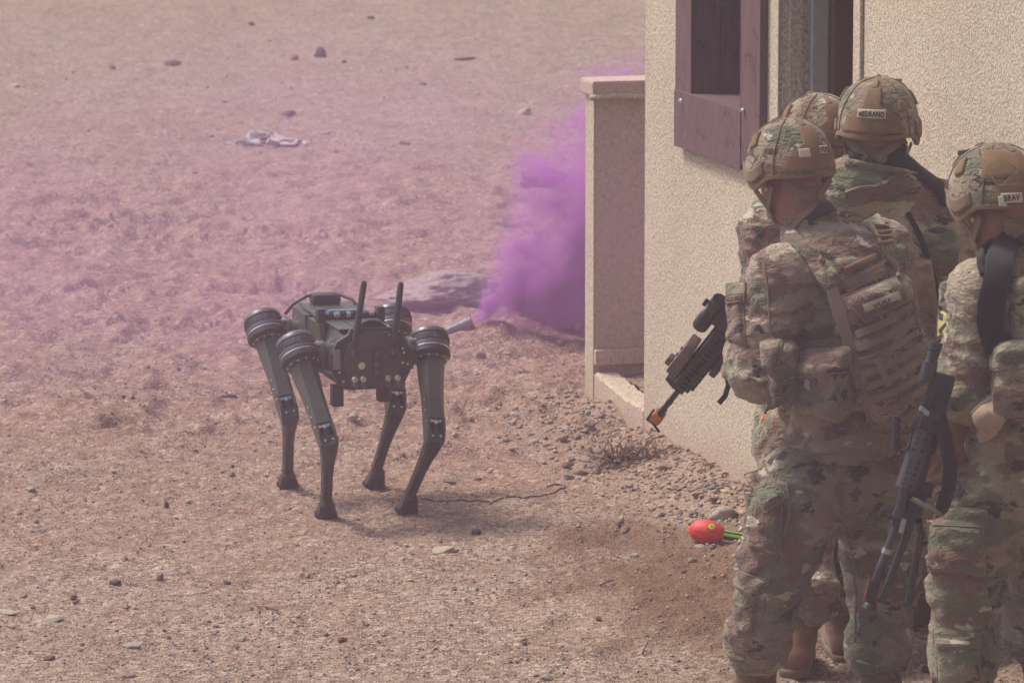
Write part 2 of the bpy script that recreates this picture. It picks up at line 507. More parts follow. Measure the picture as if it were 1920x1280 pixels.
# the plywood box round the window
win = bpy.data.objects.new("window", None); link(win, house); win.location = W((TWa + TWb) / 2, 0, ZFb) - Vector(house.location)
pr = .03
mb = MB(); wbox(mb, TWa, TOa, -pr, -.001, ZFb + .12, ZOt + .4, .002); mb.build("frame_board", M_WOOD, win)
mb = MB(); wbox(mb, TOb, TWb, -pr, -.001, ZFb + .02, ZOt + .4, .002); mb.build("frame_board", M_WOOD, win)
mb = MB(); wbox(mb, TWa - .004, TOb - .001, -pr - .003, -.0015, ZFb, ZOb, .002); mb.build("frame_board", M_WOOD, win)
mb = MB(); wbox(mb, TOa, TOb, -pr - .002, WTH, ZOb - .018, ZOb + .002, .0015); mb.build("sill", M_WOOD, win)
for k in range(4):
    mb = MB(); a = -pr + k * .115; wbox(mb, TOa, TOa + .014 + .003 * (k % 2), a, a + .112, ZOb + .003, ZOt, .0012); mb.build("reveal_panel", M_WOOD, win)
for k in range(4):
    mb = MB(); a = -pr + k * .115; wbox(mb, TOb - .015, TOb - .001, a, a + .112, ZOb + .003, ZOt, .0012); mb.build("reveal_panel", M_WOOD, win)
for (px, py) in ((1294, 189), (1410.5, 207)):
    t = wt(px, py); z = wz(px, py)
    mb = MB(); mb.lathe(W(t, -pr - .004, z), WOUT, [(0, .011), (.004, .010), (.007, .006), (.012, .005), (.013, .0)], 10); mb.build("screw", M_SCREW, win)

# ---------------------------------------------------------------- porch parapet and kerb
ZP = wz(1107, 150)
par = thing("parapet_wall", "low stucco parapet with painted-in shade and a lipped cap at the porch end of the house", "wall", tuple(W(T0, 0, 0)))
mb = MB(); wbox(mb, T0, T1, .0, 2.6, -.3, ZP - .02, .004); mb.build("wall_panel", M_STUCCO2, par)
mb = MB(); wbox(mb, T0 - .004, T1 + .0, -.006, -.0005, -.3, ZP - .03, .002); mb.build("lit_tone_end_face", M_STUCCO, par)  # paler stucco paints the sunlit look onto the parapet end
zl = wz(1115, 183)
mb = MB(); wbox(mb, T0 - .035, T1 + .035, -.022, 2.6, zl + .004, ZP + .005, .012); mb.build("cap", M_STUCCO2, par)
mb = MB()
pts = [W(T1 + .036, -.03 + 2.6 * k / 30, zl + .004 + .004 * math.sin(k * 1.3)) for k in range(31)]
mb.tube(pts, .011, 8); mb.build("cap_lip", M_STUCCO, par, True)
z1, z2 = wz(1115, 683), wz(1115, 655)
mb = MB(); wbox(mb, T1, T1 + .03, -.004, 2.6, z1, z2, .004); mb.build("base_band", M_STUCCO2, par)
kerb = thing("kerb", "low cream stucco kerb closing the porch between parapet and house", "kerb", tuple(W(T1, 0, 0)))
mb = MB()
zk1, zk2 = wz(1107, 693), wz(1178, 748)
nk = 24; top = []
prof = []
for k in range(nk + 1):
    u = k / nk; t = T1 + .001 + (TM - .002 - T1) * u
    zt = zk1 + (zk2 - zk1) * min(1, u * 1.5) + .004 * math.sin(u * 37) + .003 * math.sin(u * 91)
    prof.append([W(t, -.002, -.3), W(t, -.002, zt - .012), W(t, .008, zt), W(t, .085, zt), W(t, .095, zt - .012), W(t, .095, -.3)])
v = [p for r in prof for p in r]; f = []
for k in range(nk):
    for j in range(6):
        a = k * 6; f.append([a + j, a + (j + 1) % 6, a + 6 + (j + 1) % 6, a + 6 + j])
f.append(list(range(6))); f.append([nk * 6 + j for j in range(6)])
mb.add(v, f); mb.build("kerb_body", M_STUCCO, kerb, auto=35)
# dirt filling the porch
g = []; N1, N2 = 60, 120
for i in range(N1):
    for j in range(N2):
        t = T1 + .002 + (TM - T1 - .004) * i / (N1 - 1); n_ = .09 + 2.4 * j / (N2 - 1)
        g.append((W(t, n_, 0), t, n_))
A = np.array([p[0][:] for p in g])
hz = zk1 - .02 + .03 * fbm(A[:, 0] * 3, A[:, 1] * 3, 1.2, 4) + .006 * noise3(A[:, 0] * 30, A[:, 1] * 30, 3.)
A[:, 2] = hz
I = np.arange(N1 * N2).reshape(N1, N2)
F = np.stack([I[:-1, :-1], I[1:, :-1], I[1:, 1:], I[:-1, 1:]], -1).reshape(-1, 4)
pf = mesh_obj("porch_ground", A, F, ground.data.materials[0]); pf["kind"] = "structure"; pf["label"] = "loose dirt filling the porch behind the kerb"
# ---------------------------------------------------------------- four legged robot
RO = Vector((-0.5867, 17.1791, 0)); RO.z = gz(RO.x, RO.y)
ryaw = 0.2582
RF = Vector((math.sin(ryaw), -math.cos(ryaw), 0)); RS = Vector((math.cos(ryaw), math.sin(ryaw), 0)); RU = Vector((0, 0, 1))
def RP(f, s, u): return RO + RF * f + RS * s + RU * u
RM = Matrix((RF, RS, RU)).transposed()
robot = thing("quadruped_robot", "dark olive four legged robot with two upright antennas standing on the dirt", "robot", tuple(RO))

# torso: rounded wedge loft along f
def loft(mb, secs):
    n = len(secs[0]); v = [p for s_ in secs for p in s_]; f = []
    for i in range(len(secs) - 1):
        for k in range(n): f.append([i * n + k, i * n + (k + 1) % n, (i + 1) * n + (k + 1) % n, (i + 1) * n + k])
    f.append(list(range(n))[::-1]); f.append([(len(secs) - 1) * n + k for k in range(n)])
    mb.add(v, f); return mb
def sect(f, w_top, w_mid, w_bot, z_top, z_mid, z_bot):
    return [RP(f, -w_top, z_top), RP(f, w_top, z_top), RP(f, w_mid, z_mid + .02), RP(f, w_mid, z_mid - .02), RP(f, w_bot, z_bot), RP(f, -w_bot, z_bot), RP(f, -w_mid, z_mid - .02), RP(f, -w_mid, z_mid + .02)]
mb = MB()
loft(mb, [sect(-.40, .05, .07, .05, .625, .58, .53), sect(-.375, .08, .105, .08, .655, .58, .50), sect(-.20, .085, .115, .09, .665, .58, .49),
          sect(.10, .085, .11, .09, .665, .58, .49), sect(.36, .085, .115, .09, .655, .58, .49), sect(.375, .08, .11, .08, .645, .58, .5)])
body = mb.build("body", M_OD2, robot, auto=30)
# top plates, separated by grooves
for (f0, f1, w) in ((-.37, -.10, .098), (-.095, .03, .104), (.035, .30, .096)):
    for (s0, s1) in ((-w, -.036), (-.032, .032), (.036, w)):
        mb = MB(); mb.box(RP((f0 + f1) / 2, (s0 + s1) / 2, .671), (f1 - f0 - .004, s1 - s0, .008), RM, .002)
        mb.build("top_plate", M_OD, robot)
# sloped side fairings
for sd in (-1, 1):
    for (f0, f1) in ((-.36, -.12), (-.10, .12)):
        mb = MB()
        mb.prism([(f0 + .02, .664), (f1 - .02, .664), (f1, .60), (f1 - .03, .50), (f0 + .03, .50), (f0, .60)], RO, RF, RU, RS * sd, .100, .122)
        mb.build("side_panel", M_OD, robot)
# rear handle box and cable hoop
mb = MB(); mb.box(RP(-.33, -.005, .694), (.075, .105, .038), RM, .012); mb.build("rear_sensor", M_BLK, robot, auto=40)
mb = MB(); mb.tube([RP(-.34, -.15, .64), RP(-.345, -.12, .675), RP(-.345, -.07, .702), RP(-.34, -.04, .706)], .006, 8); mb.build("cable", M_BLK, robot, True); mb = MB()
mb.tube([RP(-.33, .05, .706), RP(-.30, .09, .69), RP(-.26, .10, .668)], .006, 8); mb.build("cable", M_BLK, robot, True)
# saddle of connectors in the middle of the back
mb = MB()
for sd in (-1, 1): mb.box(RP(.055, sd * .108, .690), (.05, .028, .052), RM, .006)
mb.box(RP(.04, 0, .682), (.03, .19, .022), RM, .003)
sad = mb.build("connector_bridge", M_OD2, robot, auto=40)
for k, s_ in enumerate((-.072, -.05, -.026, -.010, .012, .034, .056, .076)):
    mb = MB(); r = .0105 if k in (1, 2, 3, 4) else .0075
    mb.lathe(RP(.055, s_, .69), RF + RU * .25, [(0, r * .9), (.004, r * 1.15), (.012, r * 1.15), (.013, r * .7), (.028, r * .65), (.03, r * .3)], 12)
    mb.build("connector", M_STEEL if k % 2 else M_BLK, robot, auto=40)
mb = MB(); mb.box(RP(.02, -.012, .6985), (.012, .12, .008), RM, .002); mb.build("blue_tape", M_BLUE, robot)
# front panel: chamfered plate with hump, lights and camera
FP = [(-.150, .555), (-.148, .60), (-.125, .645), (-.085, .668), (-.075, .69), (.075, .69), (.085, .668), (.12, .645), (.140, .60), (.140, .545), (.118, .50), (.07, .480), (-.075, .476), (-.12, .497)]
mb = MB(); mb.prism([(a, b) for a, b in FP], RO, RS, RU, RF, .372, .398); front = mb.build("front_panel", M_OD2, robot)
mb = MB(); mb.prism([(a * .70, .582 + (b - .582) * .88) for a, b in FP], RO, RS, RU, RF, .3985, .412); mb.build("front_cover", M_OD, robot)
mb = MB(); mb.box(RP(.414, .012, .565), (.008, .036, .12), RM, .003); mb.build("camera_slot", M_BLK, robot, auto=40)
for z in (.535, .565, .60):
    mb = MB(); mb.lathe(RP(.418, .012, z), RF, [(0, .010), (.004, .010), (.005, .006)], 14); mb.build("lens", M_GREYM, robot, auto=30)
mb = MB(); mb.lathe(RP(.412, -.042, .562), RF, [(0, .013), (.006, .012), (.008, .006)], 16); mb.build("knob", M_STEEL, robot, auto=30)
mb = MB(); mb.lathe(RP(.412, -.045, .60), RF, [(0, .014), (.006, .013), (.008, .009)], 16); mb.build("socket", M_BLK, robot, auto=30)
mb = MB(); mb.lathe(RP(.412, .072, .592), RF, [(0, .014), (.004, .013), (.006, .009)], 16); mb.build("socket", M_BLK, robot, auto=30)
for s_ in (-.066, -.036, .052, .086):
    for z in (.514, .494):
        mb = MB(); mb.lathe(RP(.399, s_, z), RF, [(0, .012), (.016, .012), (.020, .009), (.021, .0)], 14)
        mb.build("headlight", M_STEEL if z > .5 else M_GREYM, robot, auto=30)
M_LBL = mat_plain("label_grey", (.20, .20, .19), .5)
mb = MB(); mb.box(RP(.400, -.128, .585), (.004, .026, .07), RM, .001); mb.box(RP(.4035, -.128, .585), (.003, .014, .055), RM, .0005); mb.build("side_port", M_LBL, robot)
bolts = MB()
for (s_, z) in ((-.088, .61), (-.088, .565), (-.088, .53), (.108, .615), (.108, .565), (-.105, .507), (.112, .60), (-.06, .665), (.06, .665), (.125, .56), (-.118, .54), (.015, .672)):
    bolts.lathe(RP(.3985, s_, z), RF, [(0, .0042), (.005, .0042), (.006, .002)], 8)
for (f, s_) in ((-.36, -.09), (-.36, .09), (-.12, -.09), (-.12, .09), (-.07, .09), (-.07, -.09), (.28, -.085), (.28, .085), (.0, -.095)):
    bolts.lathe(RP(f, s_, .675), RU, [(0, .0045), (.004, .0045), (.005, .002)], 8)
b = bolts.build("bolts", M_STEEL, robot); b["kind"] = "stuff"
mb = MB(); mb.box(RP(.34, .005, .694), (.06, .075, .036), RM, .008); mb.build("front_sensor", M_BLK, robot, auto=40)
mb = MB(); mb.tube([RP(.38, -.075 + .15 * k / 12, .655 + .058 * math.sin(math.pi * k / 12) ** .7) for k in range(13)], .0055, 8); mb.build("cable", M_BLK, robot, True)
# antennas
for (pb, pt) in (((664, 652), (683, 526)), ((738, 650), (752, 528))):
    yb = RP(.425, 0, 0).y + (.03 if pb[0] > 700 else 0)
    a, b_ = at(*pb, yb), at(*pt, yb + .03)
    ax = b_ - a; L = ax.length
    mb = MB(); mb.lathe(a, ax, [(-.01, .006), (.0, .0095), (.03, .0125), (L * .5, .0115), (L * .93, .0112), (L * .985, .009), (L, .002)], 14)
    an = mb.build("antenna", M_BLK, robot, auto=50)
    mb = MB(); mb.lathe(a - ax.normalized() * .03, ax, [(0, .007), (.012, .009), (.022, .009), (.024, .006)], 10); mb.build("antenna_mount", M_GREYM, an, auto=40)
# battery rails / skid posts under the belly
for (f, s_, h) in ((.33, -.112, .075), (.33, .052, .065), (.03, -.16, .06), (.02, .06, .06)):
    mb = MB(); mb.box(RP(f, s_, .485 - h / 2), (.05, .04, h), RM, .006); mb.build("skid_post", M_BLK, robot, auto=40)
mb = MB(); mb.box(RP(.0, -.01, .478), (.56, .13, .05), RM, .02); mb.build("belly", M_BLK, robot, auto=40)

def leg(fr, sd, pod_px, knee_px, foot_px, roll):
    root = bpy.data.objects.new("leg", None); link(root, robot)
    hp = RP(.2829 * fr, .2341 * sd, .5858)
    root.location = hp - Vector(robot.location)
    yk = hp.y - .19 * math.cos(ryaw)
    kn = at(*knee_px, yk)
    ft = on_ground(foot_px[0], foot_px[1] - 2)
    ft.z += .0
    ax = (kn - hp).normalized()                    # down the thigh
    fw = (RF - ax * RF.dot(ax)).normalized(); sw = ax.cross(fw)
    if sw.dot(RS) < 0: sw = -sw
    # hip joint: flange from the torso to the pod
    hb = RP(.2829 * fr - .01, .105 * sd, .575)
    mb = MB(); hd = (hp - hb); L = hd.length
    mb.lathe(hb, hd, [(-.02, .062), (.012, .064), (.014, .054), (.045, .050), (.05, .058), (.062, .058), (.064, .045), (L, .040)], 22)
    mb.build("hip_joint", M_OD, root, auto=35)
    mb = MB()
    for k in range(10):
        a = 2 * math.pi * k / 10
        z_ = RU * math.cos(a) + RF * math.sin(a)
        mb.lathe(hb + hd.normalized() * .012 + z_ * .058, hd, [(0, .0042), (.006, .0042), (.007, .002)], 8)
    mb.box(hb + hd * .5 + RU * .047, (.05, .035, .012), RM, .003)
    b_ = mb.build("hip_bolts", M_STEEL, root); b_["kind"] = "stuff"
    # motor pod, stacked rings coaxial with the thigh
    P0 = hp - ax * .070                            # cap end
    mb = MB()
    mb.lathe(P0, ax, [(-.006, .030), (-.004, .052), (.004, .0635), (.012, .0675), (.022, .0685), (.0225, .064), (.028, .064), (.0285, .0685), (.050, .0685), (.0505, .066), (.056, .066),
                      (.0565, .0705), (.068, .0705), (.070, .066)], 36)
    mb.build("motor_pod", M_GREYM, root, auto=35)
    mb = MB()
    for k in range(40):                            # cooling fins
        a = 2 * math.pi * k / 40
        d = fw * math.cos(a) + sw * math.sin(a); e = -fw * math.sin(a) + sw * math.cos(a)
        if k % 20 in (0,): continue
        mb.box(P0 + ax * .0385 + d * .0685, (.006, .0048, .015), Matrix((d, e, ax)).transposed())
    fn = mb.build("cooling_fins", M_BLK, root); fn["kind"] = "stuff"
    mb = MB(); mb.lathe(P0 + ax * .0705, ax, [(0, .0675), (.001, .0695), (.006, .0695), (.007, .0675)], 36); mb.build("silver_ring", M_STEEL, root, auto=40)
    mb = MB(); mb.lathe(P0 + ax * .078, ax, [(0, .067), (.003, .0715), (.018, .0715), (.020, .064), (.028, .056)], 36); mb.build("rubber_ring", M_BLK, root, auto=40)
    mb = MB(); mb.lathe(P0 + ax * .107, ax, [(0, .050), (.0, .058), (.006, .058), (.0085, .052)], 30); mb.build("flange", M_OD, root, auto=40)
    mb = MB()
    for k in range(12):
        a = 2 * math.pi * k / 12 + .15
        d = fw * math.cos(a) + sw * math.sin(a)
        mb.lathe(P0 + ax * .1135 + d * .053, d, [(0, .003), (.005, .003), (.006, .0015)], 7)
    b_ = mb.build("flange_bolts", M_STEEL, root); b_["kind"] = "stuff"
    # thigh: tapered shell, a lofted rounded box
    L = (kn - hp).length; secs = []
    def rsec(c, hw, hd_, ch, F, S):
        q = [(-hw + ch, hd_), (hw - ch, hd_), (hw, hd_ - ch), (hw, -hd_ + ch), (hw - ch, -hd_), (-hw + ch, -hd_), (-hw, -hd_ + ch), (-hw, hd_ - ch)]
        return [c + S * a + F * b for a, b in q]
    for (t, hw, hd_, ch) in ((.045, .045, .045, .024), (.10, .0415, .042, .020), (.17, .035, .039, .014), (.24, .0325, .037, .010), (L - .045, .0325, .036, .008)):
        secs.append(rsec(hp + ax * t + fw * (-.004), hw, hd_, ch, fw, sw))
    mb = MB(); loft(mb, secs); mb.build("thigh", M_OD, root, auto=28)
    # knee clevis: two cheek plates with the steel linkage visible between them
    for s_ in (-1, 1):
        mb = MB(); o = hp + ax * (L - .05)
        mb.prism([(0, -.036), (.0, .034), (.045, .034), (.078, .020), (.088, -.004), (.078, -.028), (.05, -.036)], o, ax, fw, sw * s_, .0235, .0318)
        mb.build("knee_cheek", M_OD, root)
    mb = MB(); o = hp + ax * (L - .05)
    mb.box(o + ax * .04 - fw * .024, (.086, .046, .012), Matrix((ax, sw, fw)).transposed(), .002)
    mb.build("knee_back", M_BLK, root)
    mb = MB()
    mb.lathe(o + ax * .012 + fw * .018 - sw * .021, sw, [(0, .0075), (.012, .0075), (.013, .005), (.029, .005), (.030, .0075), (.042, .0075)], 12)
    mb.box(o + ax * .016 + fw * .018, (.018, .012, .014), Matrix((ax, sw, fw)).transposed(), .002)
    mb.build("linkage_pin", M_STEEL, root, auto=40)
    mb = MB(); mb.box(o + ax * .045 + fw * .008, (.055, .016, .016), Matrix((ax, sw, fw)).transposed(), .003); mb.build("push_rod", M_OD2, root)
    mb = MB()
    for s_ in (-1, 1):
        for t in (-.03, .012, -.07): mb.lathe(o + ax * t + sw * s_ * .0322 + fw * .018, sw * s_, [(0, .004), (.004, .004), (.005, .002)], 8)
    for s_ in (-1, 1): mb.lathe(o + ax * .072 + sw * s_ * .014 + fw * .022, fw, [(0, .004), (.006, .004)], 8)
    b_ = mb.build("knee_bolts", M_STEEL, root); b_["kind"] = "stuff"
    # shank
    kp = hp + ax * (L + .018)
    sx = (ft + RU * .03 - kp); Ls = sx.length; sx.normalize()
    f2 = (RF - sx * RF.dot(sx)).normalized(); s2 = sx.cross(f2)
    if s2.dot(RS) < 0: s2 = -s2
    secs = []
    for (t, hw, hd_, ch, off) in ((-.012, .023, .022, .008, 0), (.02, .0305, .027, .009, 0), (.055, .026, .028, .008, 0), (.12, .0215, .021, .006, -.003), (.20, .018, .018, .005, -.004), (Ls - .075, .0175, .017, .005, -.004), (Ls - .055, .021, .022, .006, 0)):
        secs.append(rsec(kp + sx * t + f2 * off, hw, hd_, ch, f2, s2))
    mb = MB(); loft(mb, secs); mb.build("shank", M_BLK if False else M_OD2, root, auto=28)
    mb = MB(); mb.prism([(.06, -.004), (Ls - .07, -.004), (Ls - .07, .004), (.06, .004)], kp + f2 * .018, sx, s2, f2, -.006, .006)
    mb.build("shank_rib", M_OD2, root)
    # foot: flared rubber boot
    mb = MB(); c = kp + sx * (Ls - .058); dn = Vector((0, 0, -1)); FF = RF
    secs = []
    H = max(c.z - ft.z, .05)
    base = Vector((ft.x, ft.y, c.z))
    for (t, hw, hd_, ox) in ((0, .020, .022, 0), (.25, .026, .028, .1), (.5, .029, .034, .5), (.72, .033, .040, .85), (.88, .034, .042, 1), (1.0, .030, .038, 1), (1.06, .024, .03, 1)):
        cc = c.lerp(base, ox) + dn * (H * t); secs.append(rsec(cc, hw, hd_, .010, FF, RS))
    loft(mb, secs); mb.build("foot", M_BLK, root, auto=35)
    mb = MB()
    for k in range(7):
        mb.box(base + dn * (H * .9) + RF * (.040) + RS * (-.027 + .009 * k), (.008, .005, .022), RM, .001)
        mb.box(base + dn * (H * .9) - RS * (.034) + RF * (-.027 + .009 * k), (.005, .006, .022), RM, .001)
    t_ = mb.build("tread_lugs", M_BLK, root); t_["kind"] = "stuff"
    return root
leg(1, -1, (563, 668), (613, 820), (612, 972), 0)
leg(1, 1, (805, 658), (815, 812), (762, 962), 0)
leg(-1, -1, (497, 625), (540, 768), (540, 915), 0)
leg(-1, 1, (737, 612), (742, 758), (701, 914), 0)
# ---------------------------------------------------------------- implicit surfaces for bodies and clothes
def V3(p): return np.array(p[:], float)
class SDF:
    def __init__(s, voxel=.008): s.p = []; s.vox = voxel; s.cuts = []; s.lo = None
    def cap(s, a, b, ra, rb, k=.03, sq=None, wr=None, fold=0.0):
        s.p.append(('cap', V3(a), V3(b), ra, rb, k, sq, wr)); return s
    def ell(s, c, R, half, k=.03):
        s.p.append(('ell', V3(c), R, np.array(half, float), k)); return s
    def rbox(s, c, R, half, r, k=.03):
        s.p.append(('rbox', V3(c), R, np.array(half, float), r, k)); return s
    def cut(s, o, n): s.cuts.append((V3(o), V3(Vector(n).normalized()))); return s
    def bounds(s):
        lo = np.full(3, 1e9); hi = -lo
        for q in s.p:
            if q[0] == 'cap': pts = [q[1], q[2]]; m = max(q[3], q[4]) * (1.5 if q[6] else 1)
            else: pts = [q[1]]; m = np.max(q[3]) * 1.75 if q[0] == 'rbox' else np.max(q[3])
            for c in pts: lo = np.minimum(lo, c - m - .03); hi = np.maximum(hi, c + m + .03)
        return lo, hi
    def evaluate(s, P):
        d = np.full(len(P), 1e3)
        for q in s.p:
            if q[0] == 'cap':
                _, a, b, ra, rb, k, sq, wr = q
                X = P - a; ab = b - a
                if sq is not None:
                    ax, fac = V3(Vector(sq[0]).normalized()), sq[1]
                    X = X + np.outer(X @ ax, ax) * (1 / fac - 1); ab = ab + ax * (ab @ ax) * (1 / fac - 1)
                L2 = ab @ ab + 1e-9; t = np.clip(X @ ab / L2, 0, 1)
                D = X - np.outer(t, ab); r = np.linalg.norm(D, axis=1)
                e = r - (ra + (rb - ra) * t)
                if wr is not None:
                    L = math.sqrt(L2); m = e < .05
                    amp, wl, wa, wb, w0 = wr
                    tt = (X[m] @ ab) / L2; Dm = D[m]
                    win = w0 + wa * np.exp(-(np.clip(tt, 0, 9) * L / .11) ** 2) + wb * np.exp(-(np.clip(1 - tt, 0, 9) * L / .11) ** 2)
                    sk = (Dm[:, 0] + Dm[:, 1]) * .55
                    q1 = noise3((tt * L + sk) / wl, Dm[:, 0] / .11 + a[0] * 9, Dm[:, 1] / .11 + Dm[:, 2] / .14)
                    q2 = noise3((tt * L - sk * 1.3) / wl * 1.7 + 7.7, Dm[:, 0] / .09 - a[1] * 7, Dm[:, 1] / .09)
                    wave = (1 - np.abs(q1) * 3.2) * .75 + (1 - np.abs(q2) * 3.0) * .4
                    e[m] -= amp * win * wave
            elif q[0] == 'ell':
                _, c, R, h, k = q
                X = (P - c) @ np.array(R); l = np.linalg.norm(X / h, axis=1)
                e = (l - 1) * min(h) * 1.0
            else:
                _, c, R, h, r, k = q
                X = np.abs((P - c) @ np.array(R)) - (h - r)
                e = np.linalg.norm(np.maximum(X, 0), axis=1) + np.minimum(X.max(1), 0) - r
            hh = np.clip(k - np.abs(d - e), 0, None) / k
            d = np.minimum(d, e) - hh * hh * k * .25
        for o, n_ in s.cuts:
            d = np.maximum(d, (P - o) @ n_)
        return d
    def mesh(s, noise_amp=.0, seed=0.0, nscale=9.0, aniso=(1, 1, 1.5)):
        lo, hi = s.bounds(); vx = s.vox
        n = np.ceil((hi - lo) / vx).astype(int) + 2
        # coarse pass picks the cells near the surface
        cs = 4; nc = np.ceil(n / cs).astype(int) + 1
        gx = [lo[i] + np.arange(nc[i]) * vx * cs for i in range(3)]
        G = np.stack(np.meshgrid(*gx, indexing='ij'), -1).reshape(-1, 3)
        dc = s.evaluate(G).reshape(nc)
        near = np.abs(dc) < vx * cs * 2.2 + .02
        N = (nc - 1) * cs + 1
        F = np.full(N, 1e3); sgn = np.repeat(np.repeat(np.repeat(dc, cs, 0), cs, 1), cs, 2)[:N[0], :N[1], :N[2]]
        F = sgn.copy()
        m = np.repeat(np.repeat(np.repeat(near, cs, 0), cs, 1), cs, 2)[:N[0], :N[1], :N[2]]
        # grow so that every fine node next to a near coarse node is evaluated
        mm = m.copy()
        for ax in range(3):
            mm |= np.roll(mm, -(cs - 1), ax) | np.roll(mm, -cs // 2, ax)
        I = np.argwhere(mm); P = lo + I * vx
        d = s.evaluate(P)
        if noise_amp:
            b = np.abs(d) < .035
            Q = P[b]
            n1 = noise3(Q[:, 0] * nscale * aniso[0] + seed, Q[:, 1] * nscale * aniso[1], Q[:, 2] * nscale * aniso[2] + .5 * Q[:, 0] * nscale)
            n2 = noise3(Q[:, 0] * nscale * 2.3 + seed, Q[:, 1] * nscale * 2.3 + 5, Q[:, 2] * nscale * 3.2 - Q[:, 0] * nscale)
            n3 = noise3(Q[:, 0] * nscale * 1.4 - seed, Q[:, 1] * nscale * 1.4, Q[:, 2] * nscale * 3.6 + Q[:, 0] * nscale * 1.2)
            d[b] -= noise_amp * ((1 - np.abs(n1) * 2.6) * .7 + (1 - np.abs(n2) * 2.4) * .4 + np.clip(1 - np.abs(n3) * 5, -.3, 1) * .55)
        F[mm] = d
        return surface_nets(F, lo, vx)
def surface_nets(F, lo, vx):
    S = F < 0
    nx, ny, nz = F.shape
    c = np.zeros((nx - 1, ny - 1, nz - 1), np.int8)
    for i in (0, 1):
        for j in (0, 1):
            for k in (0, 1): c += S[i:nx - 1 + i, j:ny - 1 + j, k:nz - 1 + k]
    act = (c > 0) & (c < 8)
    I = np.argwhere(act); idx = np.full(act.shape, -1, np.int64); idx[tuple(I.T)] = np.arange(len(I))
    acc = np.zeros((len(I), 3)); cnt = np.zeros(len(I))
    corners = [(i, j, k) for i in (0, 1) for j in (0, 1) for k in (0, 1)]
    for a in corners:
        for ax in range(3):
            if a[ax]: continue
            b = list(a); b[ax] = 1
            fa = F[I[:, 0] + a[0], I[:, 1] + a[1], I[:, 2] + a[2]]; fb = F[I[:, 0] + b[0], I[:, 1] + b[1], I[:, 2] + b[2]]
            m = (fa < 0) != (fb < 0)
            t = np.where(m, fa / np.where(np.abs(fa - fb) < 1e-12, 1, fa - fb), 0)
            p = np.tile(np.array(a, float), (len(I), 1)); p[:, ax] = t
            acc[m] += p[m]; cnt[m] += 1
    v = lo + (I + acc / np.maximum(cnt, 1)[:, None]) * vx
    faces = []
    for ax in range(3):
        sl0 = [slice(1, None)] * 3; 
        A = S; B = np.roll(S, -1, ax)
        E = (A != B)
        E[tuple(slice(-1, None) if i == ax else slice(None) for i in range(3))] = False
        u, w = [i for i in range(3) if i != ax]
        e = np.argwhere(E); e = e[(e[:, u] > 0) & (e[:, w] > 0)]
        e = e[(e[:, u] < F.shape[u] - 1) & (e[:, w] < F.shape[w] - 1)]
        def g(du, dw):
            q = e.copy(); q[:, u] -= du; q[:, w] -= dw; return idx[tuple(q.T)]
        q = np.stack([g(0, 0), g(1, 0), g(1, 1), g(0, 1)], -1)
        ok = (q >= 0).all(1); q = q[ok]; ee = e[ok]
        fl = S[tuple(ee.T)]
        if ax == 1: fl = ~fl
        q[~fl] = q[~fl][:, ::-1]
        faces.append(q[:, ::-1])
    f = np.concatenate(faces)
    # one relaxation pass
    return v, f
def relax(v, f, it=1, w=.5):
    for _ in range(it):
        a = np.zeros_like(v); c = np.zeros(len(v))
        for i in range(4):
            np.add.at(a, f[:, i], v[f[:, (i + 1) % 4]]); np.add.at(c, f[:, i], 1)
            np.add.at(a, f[:, i], v[f[:, (i - 1) % 4]]); np.add.at(c, f[:, i], 1)
        v = v * (1 - w) + w * a / np.maximum(c, 1)[:, None]
    return v
def sdf_obj(sdf, name, mat, parent, noise_amp=0.0, seed=0.0, nscale=9.0, relax_it=1):
    v, f = sdf.mesh(noise_amp, seed, nscale)
    v = relax(v, f, relax_it)
    o = mesh_obj(name, v, f, mat, parent, True)
    bvh = BVHTree.FromPolygons([Vector(p) for p in v], f.tolist())
    return o, bvh

